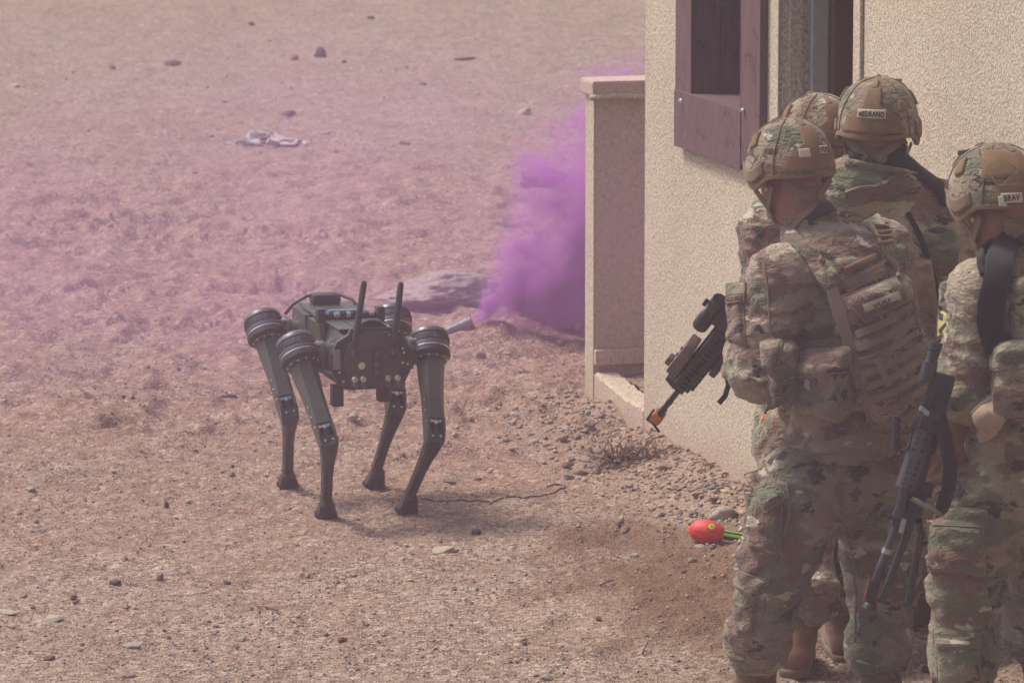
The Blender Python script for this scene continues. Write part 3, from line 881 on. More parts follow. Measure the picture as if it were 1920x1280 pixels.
def pick(px, py, bvhs):
    r = ray(px, py).normalized(); best = None
    for b in (bvhs if isinstance(bvhs, (list, tuple)) else [bvhs]):
        h = b.ray_cast(CAM, r)
        if h[0] is not None and (best is None or h[3] < best[2]): best = (h[0], h[1], h[3])
    return best
def _orient(n_, r): return n_ if n_.dot(r) < 0 else -n_
def patch(name, quad, bvhs, mat, parent, th=.006, edge=8, nu=12, nv=12, puff=0.0, wrinkle=.0, flatten=.5, mats=None, seed=0.0, inset=.004, shade_piping=0.0, wmat=None):
    """a cloth panel or pouch lying on the surface seen through four picture corners (tl, tr, br, bl)"""
    tl, tr, br, bl = [np.array(q, float) for q in quad]
    H = [[None] * (nv + 1) for _ in range(nu + 1)]; hits = []
    for i in range(nu + 1):
        for j in range(nv + 1):
            u, v_ = i / nu, j / nv
            p = (tl * (1 - u) + tr * u) * (1 - v_) + (bl * (1 - u) + br * u) * v_
            h = pick(p[0], p[1], bvhs)
            if h is not None:
                n_ = _orient(h[1], ray(p[0], p[1])); hits.append((h[0], n_))
                H[i][j] = (h[0], n_, p)
            else: H[i][j] = (None, None, p)
    if not hits: print("patch missed", name, quad); return None
    cen = sum((h[0] for h in hits), Vector()) / len(hits); mn = sum((h[1] for h in hits), Vector()).normalized()
    # keep only hits near the centre depth, others go to the plane
    dm = float(np.median([h[0].y for h in hits]))
    plane = []
    v = []
    for i in range(nu + 1):
        for j in range(nv + 1):
            p0, n0, p = H[i][j]
            r = ray(p[0], p[1]); dn = r.dot(mn)
            s_ = (cen - CAM).dot(mn) / (dn if abs(dn) > .05 else .05)
            q = CAM + r * s_
            if p0 is None or abs(p0.y - dm) > .12: p0 = q
            else: p0 = p0.lerp(q, flatten * .5) if (q - p0).length < .08 else p0
            plane.append(p0)
    n1 = nv + 1
    P = np.array([p[:] for p in plane]).reshape(nu + 1, n1, 3)
    for _ in range(2):
        Q = P.copy(); Q[1:-1, 1:-1] = .5 * P[1:-1, 1:-1] + .125 * (P[:-2, 1:-1] + P[2:, 1:-1] + P[1:-1, :-2] + P[1:-1, 2:]); P = Q
    du = np.gradient(P, axis=0); dv = np.gradient(P, axis=1)
    N = np.cross(du, dv); N /= np.linalg.norm(N, axis=2)[..., None] + 1e-9
    if np.sum(N * np.array(mn[:])) < 0: N = -N
    N = N * .5 + np.array(mn[:]) * .5; N /= np.linalg.norm(N, axis=2)[..., None]
    U, Vv = np.meshgrid(np.linspace(-1, 1, nu + 1), np.linspace(-1, 1, n1), indexing='ij')
    prof = np.clip(1 - np.abs(U) ** edge, 0, 1) ** .5 * np.clip(1 - np.abs(Vv) ** edge, 0, 1) ** .5
    hgt = th * (.45 + .55 * prof) + puff * prof * (1 - .5 * (U ** 2 + Vv ** 2))
    if wrinkle: hgt = hgt + wrinkle * prof * noise3(P[..., 0] * 22 + seed, P[..., 1] * 22, P[..., 2] * 30)
    T = P + N * hgt[..., None]; B = P - N * inset
    verts = np.concatenate([T.reshape(-1, 3), B.reshape(-1, 3)])
    K = (nu + 1) * n1; idx = np.arange(K).reshape(nu + 1, n1)
    f = []
    for i in range(nu):
        for j in range(nv):
            a, b, c, d = int(idx[i, j]), int(idx[i + 1, j]), int(idx[i + 1, j + 1]), int(idx[i, j + 1])
            f.append([a, b, c, d]); f.append([a + K, d + K, c + K, b + K])
    ring = [int(idx[i, 0]) for i in range(nu)] + [int(idx[nu, j]) for j in range(nv)] + [int(idx[i, nv]) for i in range(nu, 0, -1)] + [int(idx[0, j]) for j in range(nv, 0, -1)]
    for i in range(len(ring)):
        a, b = ring[i], ring[(i + 1) % len(ring)]
        f.append([a, a + K, b + K, b])
    o = mesh_obj(name, verts, f, mat, parent, True)
    bm = bmesh.new(); bm.from_mesh(o.data); bmesh.ops.recalc_face_normals(bm, faces=bm.faces)
    for e in bm.edges:
        if len(e.link_faces) == 2 and e.calc_face_angle(0) > 1.0: e.smooth = False
    bm.to_mesh(o.data); bm.free()
    if shade_piping:
        rp = [Vector(T[i // n1][i % n1]) if False else Vector(T.reshape(-1, 3)[i]) for i in ring]
        rp = rp + [rp[0], rp[1]]
        wb = MB(); wb.tube(rp, shade_piping, 6); wb.build("shade_piping", wmat or M_WEB, o if o.parent and not o.parent.parent else o.parent, True)  # added edge tube in darker webbing imitates the shadow line round the panel
    bv = BVHTree.FromPolygons([Vector(p) for p in T.reshape(-1, 3)], [[int(idx[i, j]), int(idx[i + 1, j]), int(idx[i + 1, j + 1]), int(idx[i, j + 1])] for i in range(nu) for j in range(nv)])
    return o, bv
def strap(name, pts, bvhs, mat, parent, w=.025, th=.003, n=24, lift=.003, wave=0.0):
    """webbing laid on the surface along a path given in picture points"""
    pts = [np.array(p, float) for p in pts]
    seg = [np.linalg.norm(pts[i + 1] - pts[i]) for i in range(len(pts) - 1)]; tot = sum(seg)
    P = []; N = []
    for k in range(n + 1):
        s_ = tot * k / n; i = 0
        while i < len(seg) - 1 and s_ > seg[i]: s_ -= seg[i]; i += 1
        p = pts[i] + (pts[i + 1] - pts[i]) * min(1, s_ / max(seg[i], 1e-6))
        h = pick(p[0], p[1], bvhs)
        if h is None:
            if P:
                r = ray(p[0], p[1]); q = CAM + r * (P[-1].y / r.y); P.append(q); N.append(N[-1])
            continue
        P.append(h[0]); N.append(_orient(h[1], ray(p[0], p[1])))
    if len(P) < 3: print("strap missed", name, pts[0]); return None
    for _ in range(3):
        P = [P[0]] + [P[i] * .5 + (P[i - 1] + P[i + 1]) * .25 for i in range(1, len(P) - 1)] + [P[-1]]
        N = [N[0]] + [(N[i] * .4 + (N[i - 1] + N[i + 1]) * .3).normalized() for i in range(1, len(N) - 1)] + [N[-1]]
    return ribbon(name, P, N, mat, parent, w, th, lift)
def ribbon(name, P, N, mat, parent, w=.025, th=.003, lift=.003):
    mb = MB(); v = []; f = []
    for i, p in enumerate(P):
        t = (P[min(i + 1, len(P) - 1)] - P[max(i - 1, 0)]).normalized()
        n_ = (N[i] - t * N[i].dot(t)).normalized(); b = t.cross(n_)
        for (x, y) in ((-.5, 0), (-.42, 1), (.42, 1), (.5, 0), (.42, -.6), (-.42, -.6)):
            v.append(p + b * (w * x) + n_ * (lift + th * y))
    for i in range(len(P) - 1):
        for k in range(6): f.append([i * 6 + k, i * 6 + (k + 1) % 6, i * 6 + 6 + (k + 1) % 6, i * 6 + 6 + k])
    f.append([0, 1, 2, 3, 4, 5]); e = (len(P) - 1) * 6; f.append([e + k for k in range(6)])
    mb.add(v, f); return mb.build(name, mat, parent, auto=50)

# ---------------------------------------------------------------- fabrics
def camo(name, scale=1.0, seed=0.0, dark=1.0):
    n = NT(name)
    tc = n.n("ShaderNodeTexCoord"); mp = n.n("ShaderNodeMapping"); mp.inputs['Location'].default_value = (seed, seed * 1.7, seed * .3)
    n.l(tc.outputs['Object'], mp.inputs['Vector'])
    mp2 = n.n("ShaderNodeMapping"); mp2.inputs['Scale'].default_value = (scale, scale, scale * 1.9); n.l(mp.outputs[0], mp2.inputs['Vector'])
    co = mp2.outputs[0]
    def off(k):
        m = n.n("ShaderNodeMapping"); m.inputs['Location'].default_value = (k * 3.1, -k * 2.3, k * 1.9); n.l(co, m.inputs['Vector']); return m.outputs[0]
    tan, tan2, grn, brn, drk, crm = [tuple(c * dark for c in q) for q in ((.30, .245, .165), (.215, .17, .115), (.105, .118, .068), (.140, .080, .052), (.028, .017, .016), (.48, .43, .34))]
    c = n.mix(n.ramp(n.noise(co, 3.0, 3, .5), [(.42, 0.), (.58, 1.)]), tan, tan2)
    e = n.noise(off(1), 5.5, 5, .55, .4); c = n.mix(n.ramp(e, [(.515, 0.), (.545, .95)]), c, grn)
    e = n.noise(off(2), 5.2, 6, .58, .5); c = n.mix(n.ramp(e, [(.53, 0.), (.56, .95)]), c, brn)
    e = n.noise(off(3), 10.5, 6, .62, .3); c = n.mix(n.ramp(e, [(.600, 0.), (.612, 1.)]), c, drk)
    e = n.noise(off(4), 11., 5, .55, .2); c = n.mix(n.ramp(e, [(.635, 0.), (.648, .9)]), c, crm)
    co3 = n.coord(); c = n.mix(n.ramp(n.noise(co3, 4, 4, .6), [(.35, .25), (.65, 0.)]), c, (.45, .36, .28), 'MULTIPLY')
    c = n.mix(n.ramp(n.noise(co3, 7, 5, .7), [(.35, .0), (.7, .20)]), c, (.27, .20, .15))
    w = n.noise(n.coord(scale=(1, 1, 1.7)), 20, 4, .55, 1.6)
    rv = n.noise(n.coord(scale=(1, 1, 1.9), rot=(.3, .5, .2)), 11, 3, .5, 2.2)
    cr_ = n.ramp(n.math('ABSOLUTE', n.math('SUBTRACT', rv, .5)), [(0., 1.), (.07, .25), (.3, 0.)])
    h = n.bump(w, .8, .011); h = n.bump(cr_, .55, .010, h); h = n.bump(n.noise(co3, 700, 1), .25, .0006, h)
    return n.pbr(c, .92, 0, h, .2, .25)
M_CAMO = camo("woodland_camouflage", .8, 3.0)
M_CAMO2 = camo("woodland_camouflage_faded", .85, 11.0, 1.2)
M_CAMOG = camo("camouflage_nylon", 1.1, 21.0, .85)
M_CAMOH = camo("camouflage_helmet_cover", 1.4, 31.0, 1.0)
def fabric(name, col, scale=60, bump=.4, var=.2):
    n = NT(name); co = n.coord()
    f = n.noise(co, 12, 5, .65)
    c = n.mix(n.ramp(f, [(.3, 0.), (.7, 1.)]), tuple(x * (1 - var) for x in col), tuple(x * (1 + var) for x in col))
    h = n.bump(n.noise(co, scale, 3, .7), bump, .003); h = n.bump(n.noise(co, 500, 2), .35, .0008, h)
    return n.pbr(c, .9, 0, h, .2, .15)
M_VELCRO = fabric("coyote_velcro", (.165, .098, .05), 150, .6)
M_COYOTE = fabric("coyote_nylon", (.17, .115, .07))
M_WEB = fabric("tan_webbing", (.185, .13, .09))
M_TAPE = fabric("name_tape_cloth", (.44, .36, .26), 200, .2, .1)
M_TAPEG = fabric("name_tape_grey_cloth", (.34, .36, .27), 200, .2, .15)
M_THREAD = mat_plain("black_thread", (.02, .017, .02), .8)
M_BWEB = fabric("black_webbing", (.012, .012, .015), 300, .5)
M_UNDER = fabric("dark_undershirt", (.045, .035, .032))
M_BOOT = fabric("coyote_suede_boot", (.15, .078, .042), 90, .6, .25)
M_SOLE = mat_plain("boot_sole_rubber", (.12, .08, .05), .8, 0, .2, 40, .2)
M_GLOVE = fabric("tan_glove", (.30, .22, .15))
def skin_mat():
    n = NT("skin"); co = n.coord()
    c = n.mix(n.noise(co, 14, 4, .6), (.19, .085, .058), (.27, .13, .088))
    b = n.pbr(c, .55, 0, n.bump(n.noise(co, 160, 3), .15, .001), .4)
    for nd in n.t.nodes:
        if nd.type == 'BSDF_PRINCIPLED':
            nd.inputs['Subsurface Weight'].default_value = .15; nd.inputs['Subsurface Radius'].default_value = (.01, .004, .002)
    return b
M_SKIN = skin_mat()
M_HAIR = mat_plain("short_black_hair", (.020, .015, .013), .8, 0, .3, 200, .5)

# ---------------------------------------------------------------- helmet
class Helmet:
    """dome in its own frame: F forward, L to the wearer's left, U up"""
    def __init__(s, c, F, U, parent, mat, size=1.0, a=.142, b=.123, h=.150):
        s.c = Vector(c); s.F = Vector(F).normalized(); U = Vector(U); s.U = (U - s.F * U.dot(s.F)).normalized(); s.L = s.U.cross(s.F)
        s.a, s.b, s.h = a * size, b * size, h * size; s.parent = parent; s.mat = mat
        nu, nv = 64, 26; v = []; f = []
        for j in range(nv + 1):
            for i in range(nu):
                az = 2 * math.pi * i / nu; v.append(s.pt(az, j / nv))
        # rolled rim and the dark inner shell
        for (q, r) in ((1.012, .0), (1.015, -.006), (.99, -.010)):
            for i in range(nu): v.append(s.pt(2 * math.pi * i / nu, q, r))
        rows = nv + 4
        for j in range(rows - 1):
            for i in range(nu):
                f.append([j * nu + i, j * nu + (i + 1) % nu, (j + 1) * nu + (i + 1) % nu, (j + 1) * nu + i])
        s.obj = mesh_obj("helmet", v, f, mat, parent, True)
        bm = bmesh.new(); bm.from_mesh(s.obj.data); bmesh.ops.remove_doubles(bm, verts=bm.verts, dist=.0004); bmesh.ops.recalc_face_normals(bm, faces=bm.faces); bm.to_mesh(s.obj.data); bm.free()
        iv = []; fi = []
        for j in range(9):
            for i in range(nu): iv.append(s.pt(2 * math.pi * i / nu, .99 - .09 * j, -.012 - .002 * j))
        for j in range(8):
            for i in range(nu): fi.append([j * nu + i, j * nu + (i + 1) % nu, (j + 1) * nu + (i + 1) % nu, (j + 1) * nu + i])
        mesh_obj("liner", iv, fi, M_BLK, s.obj, True)
    def phimax(s, az):
        # 0 front, pi back; higher cut over the face, ear curve, low nape
        a = abs((az + math.pi) % (2 * math.pi) - math.pi)
        base = 84 + 20 * (1 - math.cos(a)) / 2
        ear = 15 * math.exp(-((a - 1.45) / .36) ** 2)
        return math.radians(base + ear)
    def pt(s, az, q, off=0.0):
        ph = s.phimax(az) * q
        sp, cp = math.sin(ph), math.cos(ph)
        e = 2.3
        k = (abs(sp) ** e + abs(cp) ** e) ** (-1 / e) if True else 1
        x, y, z = s.a * sp * k * math.cos(az), s.b * sp * k * math.sin(az), s.h * cp * k
        # shallow raised ears and an occipital bulge
        n_ = Vector((math.cos(az) * sp / s.a, math.sin(az) * sp / s.b, cp / s.h)).normalized()
        dv = off + .0016 * math.sin(az * 3 + 5 * q) + .0012 * math.sin(az * 7 - 9 * q)
        x += n_.x * dv; y += n_.y * dv; z += n_.z * dv
        return s.c + s.F * x + s.L * y + s.U * z
    def nrm(s, az, q):
        d = .02; t = s.pt(az + d, q) - s.pt(az - d, q); g = s.pt(az, min(q + d, 1)) - s.pt(az, q - d)
        n_ = t.cross(g).normalized(); return n_ if n_.dot(s.pt(az, q) - s.c) > 0 else -n_
    def panel(s, name, outline, mat, off=.003, th=.003, parent=None, n=14):
        """outline function: u in 0..1, v in 0..1 -> (az, q)"""
        v = []; f = []; n2 = n
        for lay in (0, 1):
            for i in range(n + 1):
                for j in range(n2 + 1):
                    az, q = outline(i / n, j / n2)
                    e = 1 if 0 < i < n and 0 < j < n2 else .35
                    v.append(s.pt(az, q, (off + th * e) if lay == 0 else -.002))
        K = (n + 1) * (n2 + 1); ix = lambda i, j: i * (n2 + 1) + j
        for i in range(n):
            for j in range(n2):
                q_ = [ix(i, j), ix(i + 1, j), ix(i + 1, j + 1), ix(i, j + 1)]
                f.append(q_); f.append([x + K for x in q_[::-1]])
        ring = [ix(i, 0) for i in range(n)] + [ix(n, j) for j in range(n2)] + [ix(i, n2) for i in range(n, 0, -1)] + [ix(0, j) for j in range(n2, 0, -1)]
        for i in range(len(ring)): f.append([ring[i], ring[i] + K, ring[(i + 1) % len(ring)] + K, ring[(i + 1) % len(ring)]])
        mb = MB(); mb.add(v, f); return mb.build(name, mat, parent or s.obj, auto=60)
    def rect(s, name, az0, az1, q0, q1, mat, off=.003, th=.003, tilt=0.0, parent=None, n=12):
        return s.panel(name, lambda u, v_: (az0 + (az1 - az0) * u, q0 + (q1 - q0) * v_ + tilt * (u - .5)), mat, off, th, parent, n)
    def line(s, name, pts, mat, w=.005, off=.001):
        P = []
        for i in range(len(pts) - 1):
            for k in range(8 if i < len(pts) - 2 else 9):
                t = k / 8; P.append(s.pt(pts[i][0] + (pts[i + 1][0] - pts[i][0]) * t, pts[i][1] + (pts[i + 1][1] - pts[i][1]) * t, off))
        mb = MB(); mb.tube(P, w, 6); return mb.build(name, mat, s.obj, True)
    def text(s, txt, az, q, height, parent, stretch=1.0, roll=0.0):
        """letters lying on the dome; az runs to the reader's left"""
        v, f = text_mesh(txt); v = np.array(v); w = v[:, 0].max()
        o0 = s.pt(az, q); nn = s.nrm(az, q); e1 = s.U.cross(nn).normalized()
        e1 = (e1 - nn * e1.dot(nn)).normalized(); e2 = nn.cross(e1)
        if e2.dot(s.U) < 0: e2 = -e2
        c_, s_ = math.cos(roll), math.sin(roll)
        out = []
        for x, y, z in v:
            X = (x - w / 2) * height * stretch; Y = (y - .35) * height
            X, Y = X * c_ - Y * s_, X * s_ + Y * c_
            p = o0 + e1 * X + e2 * Y
            d = p - s.c
            # drop on the dome by following the normal plane curvature
            curv = (X * X + Y * Y) / (2 * .135)
            out.append(p + nn * (.0085 - curv + (z > 0) * .0012))
        return mesh_obj("lettering", out, f, M_THREAD, parent, False)
def text_mesh(txt):
    cu = bpy.data.curves.new("t", 'FONT'); cu.body = txt; cu.extrude = .01; cu.resolution_u = 2; cu.offset = .028; cu.size = 1.0
    cu.space_character = 1.08
    o = bpy.data.objects.new("t", cu); COL.objects.link(o)
    bpy.context.view_layer.update()
    me = bpy.data.meshes.new_from_object(o.evaluated_get(bpy.context.evaluated_depsgraph_get()))
    v = [tuple(x.co) for x in me.vertices]; f = [list(p.vertices) for p in me.polygons]
    bpy.data.objects.remove(o); bpy.data.curves.remove(cu); bpy.data.meshes.remove(me)
    return v, f
def letters(txt, a, b, height, bvhs, parent, lift=.002):
    """lettering between two picture points on a surface"""
    v, f = text_mesh(txt); v = np.array(v); w = v[:, 0].max()
    ha, hb = pick(*a, bvhs), pick(*b, bvhs)
    if ha is None or hb is None: print("letters missed", txt); return
    ex = (hb[0] - ha[0]); Lx = ex.length; ex.normalize(); nn = (_orient(ha[1], ray(*a)) + _orient(hb[1], ray(*b))).normalized()
    nn = (nn - ex * nn.dot(ex)).normalized(); ey = nn.cross(ex)
    if ey.z < 0: ey = -ey
    out = [ha[0] + ex * (x / w * Lx) + ey * ((y - .35) * height) + nn * (lift + .001 * (z > 0)) for x, y, z in v]
    return mesh_obj("lettering", out, f, M_THREAD, parent, False)
# ---------------------------------------------------------------- soldiers
def hand_sdf(w, d, pn, curl=.9, thumb_side=1, voxel=.0045, s=1.0):
    """gloved hand: w wrist, d towards the fingers, pn palm normal (fingers curl towards it)"""
    d = Vector(d).normalized(); pn = Vector(pn); pn = (pn - d * pn.dot(d)).normalized(); x = d.cross(pn) * thumb_side
    S = SDF(voxel)
    R = np.array(Matrix((d, x, pn)).transposed())
    S.cap(w - d * .03, w + d * .02, .036, .034, .01, (pn, .8))
    S.rbox(w + d * .055, R, (.048, .043, .018), .017, .02)
    for k, (off, L) in enumerate(((.031, .068), (.010, .077), (-.011, .072), (-.031, .057))):
        p = w + d * .098 + x * off; a = .25 * curl; r = .0112
        for seg, fr in enumerate((.42, .33, .25)):
            dd = (d * math.cos(a) + pn * math.sin(a)); q = p + dd * L * fr * s
            S.cap(p, q, r, r * .93, .006); p = q; a += .75 * curl; r *= .93
    p = w + d * .03 + x * .036 + pn * .008; q = p + (d * .5 + x * .75 + pn * .45).normalized() * .042; S.cap(p, q, .0135, .0125, .012)
    q2 = q + (d * .85 + x * .05 + pn * .6 * curl).normalized() * .034; S.cap(q, q2, .0122, .011, .008)
    return S
def boot(root, ank, toe, top, gzv, side=1):
    ank, toe, top = Vector(ank), Vector(toe), Vector(top)
    f = Vector((toe.x - ank.x, toe.y - ank.y, 0)).normalized(); R = np.array(Matrix((f, Vector((0, 0, 1)).cross(f), Vector((0, 0, 1)))).transposed())
    S = SDF(.006)
    heel = Vector((ank.x, ank.y, gzv)) - f * .045
    S.cap(top, ank, .058, .050, .02, None, (.006, .035, .4, 1.0, .3))
    S.cap(heel + Vector((0, 0, .055)), ank, .043, .048, .03)
    S.cap(heel + Vector((0, 0, .05)) + f * .02, heel + f * .225 + Vector((0, 0, .045)), .046, .042, .04, (Vector((0, 0, 1)), .9))
    S.cap(ank + f * .02, heel + f * .15 + Vector((0, 0, .055)), .048, .04, .03)
    S.cut(heel + Vector((0, 0, .018)), (0, 0, -1))
    o, _ = sdf_obj(S, "boot", M_BOOT, root, .002, 3.)
    S = SDF(.006)
    S.cap(heel + Vector((0, 0, .022)), heel + f * .10 + Vector((0, 0, .022)), .049, .046, .03); S.cap(heel + f * .10 + Vector((0, 0, .022)), heel + f * .228 + Vector((0, 0, .022)), .048, .045, .03)
    S.cut(heel + Vector((0, 0, .030)), (0, 0, 1)); S.cut(heel + Vector((0, 0, .001)), (0, 0, -1))
    so, _ = sdf_obj(S, "sole", M_SOLE, o)
    # laces up the front of the shaft
    for k in range(4):
        u = k / 3; c = top.lerp(ank, .15 + .75 * u) + f * .054
        sd_ = Vector((0, 0, 1)).cross(f)
        mb = MB(); mb.tube([c - sd_ * .022 - f * .008, c + f * .004, c + sd_ * .022 - f * .008], .003, 6); mb.build("lace", M_WEB, o, True)
    return o

def soldier(label, J, head, mcloth, seed, group="soldiers waiting along the house wall", hem=None, arms=True, tr=1.0, arm_r=1.0, thigh_r=1.0, shin_r=1.0, torso_r=1.0):
    g0 = gz(J['pelvis'].x, J['pelvis'].y)
    root = thing("person", label, "person", (J['pelvis'].x, J['pelvis'].y, g0), 0, group)
    Tf = J['Tf'].normalized()                     # chest forward
    up = (J['neck'] - J['pelvis']).normalized()
    Tf = (Tf - up * Tf.dot(up)).normalized(); Tl = up.cross(Tf)
    hc, hF, hU = Vector(head['c']), Vector(head['F']).normalized(), Vector(head['U'])
    hU = (hU - hF * hU.dot(hF)).normalized(); hL = hU.cross(hF)
    # ---- body with head, neck, trunk and limbs in one surface
    S = SDF(.0068)
    HR = np.array(Matrix((hF, hL, hU)).transposed())
    S.ell(hc - hU * .005 + hF * .0, HR, (.098, .080, .108), .02)
    S.ell(hc - hU * .055 + hF * .035, HR, (.070, .064, .075), .035)           # face
    S.cap(hc - hU * .10 + hF * .025, hc - hU * .118 + hF * .072, .048, .033, .03, (hL, 1.15))  # jaw
    S.cap(hc - hU * .045 + hF * .098, hc - hU * .07 + hF * .118, .011, .015, .014)     # nose
    for e in (-1, 1):
        S.ell(hc - hU * .050 + hL * e * .080 - hF * .004, HR, (.017, .010, .031), .008)
        S.ell(hc - hU * .030 + hL * e * .032 + hF * .090, HR, (.010, .016, .008), .01)
    S.ell(hc - hU * .097 + hF * .102, HR, (.008, .022, .006), .008); S.ell(hc - hU * .109 + hF * .100, HR, (.009, .018, .006), .008)
    S.cap(hc - hU * .07 - hF * .025, J['neck'] + up * .0, .062, .070, .03)
    S.cap(J['waist'], J['chest'], .13, .15, .05, (Tf, .7)); S.cap(J['pelvis'], J['waist'], .14, .13, .05, (Tf, .8))
    S.cap(J['Ls'], J['Rs'], .06, .06, .04)
    for s_ in 'LR':
        S.cap(J[s_ + 's'], J[s_ + 'e'], .052, .043, .03); S.cap(J[s_ + 'e'], J[s_ + 'w'], .042, .028, .03)
        S.cap(J[s_ + 'h'], J[s_ + 'k'], .085, .058, .04); S.cap(J[s_ + 'k'], J[s_ + 'a'], .055, .038, .03)
    sdf_obj(S, "body", M_SKIN, root)
    B = {}
    # ---- jacket
    S = SDF(.0078)
    R_ = torso_r
    S.cap(J['waist'], J['chest'], .150 * R_, .172 * R_, .06, (Tf, .76), (.008, .10, .6, .2, .3)); S.cap(J['pelvis'] - up * .02, J['waist'], .178 * R_, .155 * R_, .06, (Tf, .82), (.008, .09, .2, .8, .4))
    S.cap(J['Ls'], J['Rs'], .082, .082, .05); S.cap(J['chest'], J['neck'] - up * .03, .14, .075, .06)
    S.cap(J['neck'] - up * .05, J['neck'] + up * .012, .078, .072, .02)
    for s_ in 'LR':
        a = arm_r
        S.cap(J[s_ + 's'], J[s_ + 'e'], .088 * a, .076 * a, .035, None, (.007, .05, .5, 1.3, .35)); S.cap(J[s_ + 'e'], J[s_ + 'w'], .074 * a, .050, .025, None, (.007, .05, 1.2, .5, .3))
        if (s_ + 'hd') in J: pass
    if hem is not None: S.cut(hem[0], hem[1])
    o, B['jacket'] = sdf_obj(S, "jacket", mcloth, root, .0075, seed, 9.5)
    # ---- trousers
    S = SDF(.0078)
    S.cap(J['Lh'], J['Rh'], .118, .118, .05, None)
    S.cap(J['pelvis'] + up * .10, J['pelvis'], .14, .14, .06, (Tf, .85))
    for s_ in 'LR':
        kn, an = J[s_ + 'k'], J[s_ + 'a']
        S.cap(J[s_ + 'h'], kn, .118 * thigh_r, .092 * thigh_r, .045, None, (.008, .07, .8, 1.0, .4))
        bl = J.get(s_ + 'b', kn.lerp(an, .66))
        S.cap(kn, bl, .088 * shin_r, .080 * shin_r, .04, None, (.008, .055, 1.0, 1.1, .45))
        S.ell(bl + (kn - bl).normalized() * .015, np.eye(3), (.091 * shin_r, .091 * shin_r, .075), .03)
    o, B['trousers'] = sdf_obj(S, "trousers", mcloth, root, .0075, seed + 4, 8.5)
    for s_ in 'LR':
        kn, an = J[s_ + 'k'], J[s_ + 'a']
        bl = J.get(s_ + 'b', kn.lerp(an, .66))
        boot(root, an, an + J.get(s_ + 'toe', Tf), bl + (kn - bl) * .1, gz(an.x, an.y) - .004)
    # ---- collar of the undershirt
    mb = MB(); ud = (hc - hU * .09 - J['neck']).normalized()
    mb.lathe(J['neck'] + up * .02, ud, [(-.02, .080), (.0, .0785), (.015, .0765), (.018, .072), (.0, .070)], 24); mb.build("undershirt_collar", M_UNDER, root, True)
    # ---- helmet
    H = Helmet(hc + hU * .000, hF, hU, root, M_CAMOH, head.get('size', 1.0))
    rc = math.pi
    H.rect("edge_trim", 0, 2 * math.pi, .965, 1.008, M_VELCRO, .002, .0025, n=60)
    H.panel("velcro_panel", lambda u, v: (rc + (u - .5) * 2 * (.22 + .68 * max(0, (v - .45) / .55) ** .7 if v > .45 else .22), .40 + .54 * v), M_VELCRO, .003, .0025, n=20)
    H.rect("velcro_panel", rc - .68, rc + .68, .76, .93, M_VELCRO, .0032, .003, n=24)
    H.rect("loop_tab", rc - .10, rc + .10, .24, .42, M_COYOTE, .003, .004)
    for az in (.62, -.62, 1.55, -1.55):
        H.rect("velcro_tab", az - .16, az + .16, .42, .58, M_VELCRO, .003, .004)
    H.panel("front_velcro", lambda u, v: ((u - .5) * 1.15, .50 + .34 * v), M_VELCRO, .003, .003)
    H.rect("top_tab", -.6, .6, .10, .20, M_COYOTE, .003, .003)
    for sgn in (-1, 1):
        H.line("seam", [(sgn * 1.15, .98), (sgn * 1.05, .7), (sgn * 1.2, .4), (sgn * 1.9, .18)], M_VELCRO, .0022)
        H.line("seam", [(rc - sgn * .45, .12), (rc - sgn * .75, .4), (rc - sgn * .95, .72), (rc - sgn * 1.05, .97)], M_VELCRO, .0022)
        H.rect("rail_cover", sgn * 1.05, sgn * 1.85, .80, .93, M_COYOTE, .002, .006)
    # goggle bracket at the front
    mb = MB(); p = H.pt(0, .72, .012); mb.box(p, (.02, .05, .06), Matrix((hF, hL, hU)).transposed(), .004); mb.build("goggle_bracket", M_COYOTE, H.obj, auto=40)
    for k in range(3): H.line("bungee", [(-.9, .86 - .05 * k), (-.45, .80 + .04 * k), (0, .76), (.45, .80 + .04 * k), (.9, .86 - .05 * k)], M_WEB, .003, .006)
    # retention straps
    for e in (-1, 1):
        a1 = hc - hU * .045 + hL * e * .095 + hF * .045; a2 = hc - hU * .045 + hL * e * .093 - hF * .045
        ch = hc - hU * .137 + hF * .070 + hL * e * .028; md = hc - hU * .100 + hL * e * .080 + hF * .012
        for (q, r) in ((a1, md), (a2, md), (md, ch)):
            P = [q.lerp(r, k / 5) for k in range(6)]; ribbon("chin_strap", P, [hL * e] * 6, M_COYOTE, H.obj, .019, .003, .002)
        mb = MB(); mb.box(md.lerp(ch, .35) + hL * e * .005, (.026, .006, .026), Matrix((hF, hL, hU)).transposed(), .002); mb.build("buckle", M_COYOTE, H.obj)
    P = [hc - hU * .137 + hF * .070 + hL * x for x in (-.030, -.015, 0, .015, .030)]
    ribbon("chin_cup", P, [-hU] * 5, M_COYOTE, H.obj, .03, .006, .002)
    # nape pad and its webbing
    for e in (-1, 1):
        P = [hc - hU * (.045 + .013 * k) + hL * e * (.075 - .016 * k) - hF * (.068 + .006 * k) for k in range(5)]
        ribbon("nape_strap", P, [-hF] * 5, M_COYOTE, H.obj, .022, .004, .012)
    S = SDF(.006); S.rbox(hc - hU * .082 - hF * .083, HR, (.014, .045, .026), .012, .01); sdf_obj(S, "nape_pad", M_COYOTE, H.obj)
    mb = MB(); mb.lathe(hc - hU * .050 + hL * .090 - hF * .002, hL, [(-.006, .007), (.001, .0065), (.004, .004)], 10); mb.build("ear_plug", mat_plain("yellow_foam", (.6, .55, .08), .8), root, auto=60)
    B['helmet'] = BVHTree.FromPolygons([Vector(v.co) + parent_world(H.obj) for v in H.obj.data.vertices], [list(p.vertices) for p in H.obj.data.polygons])
    return root, B, H
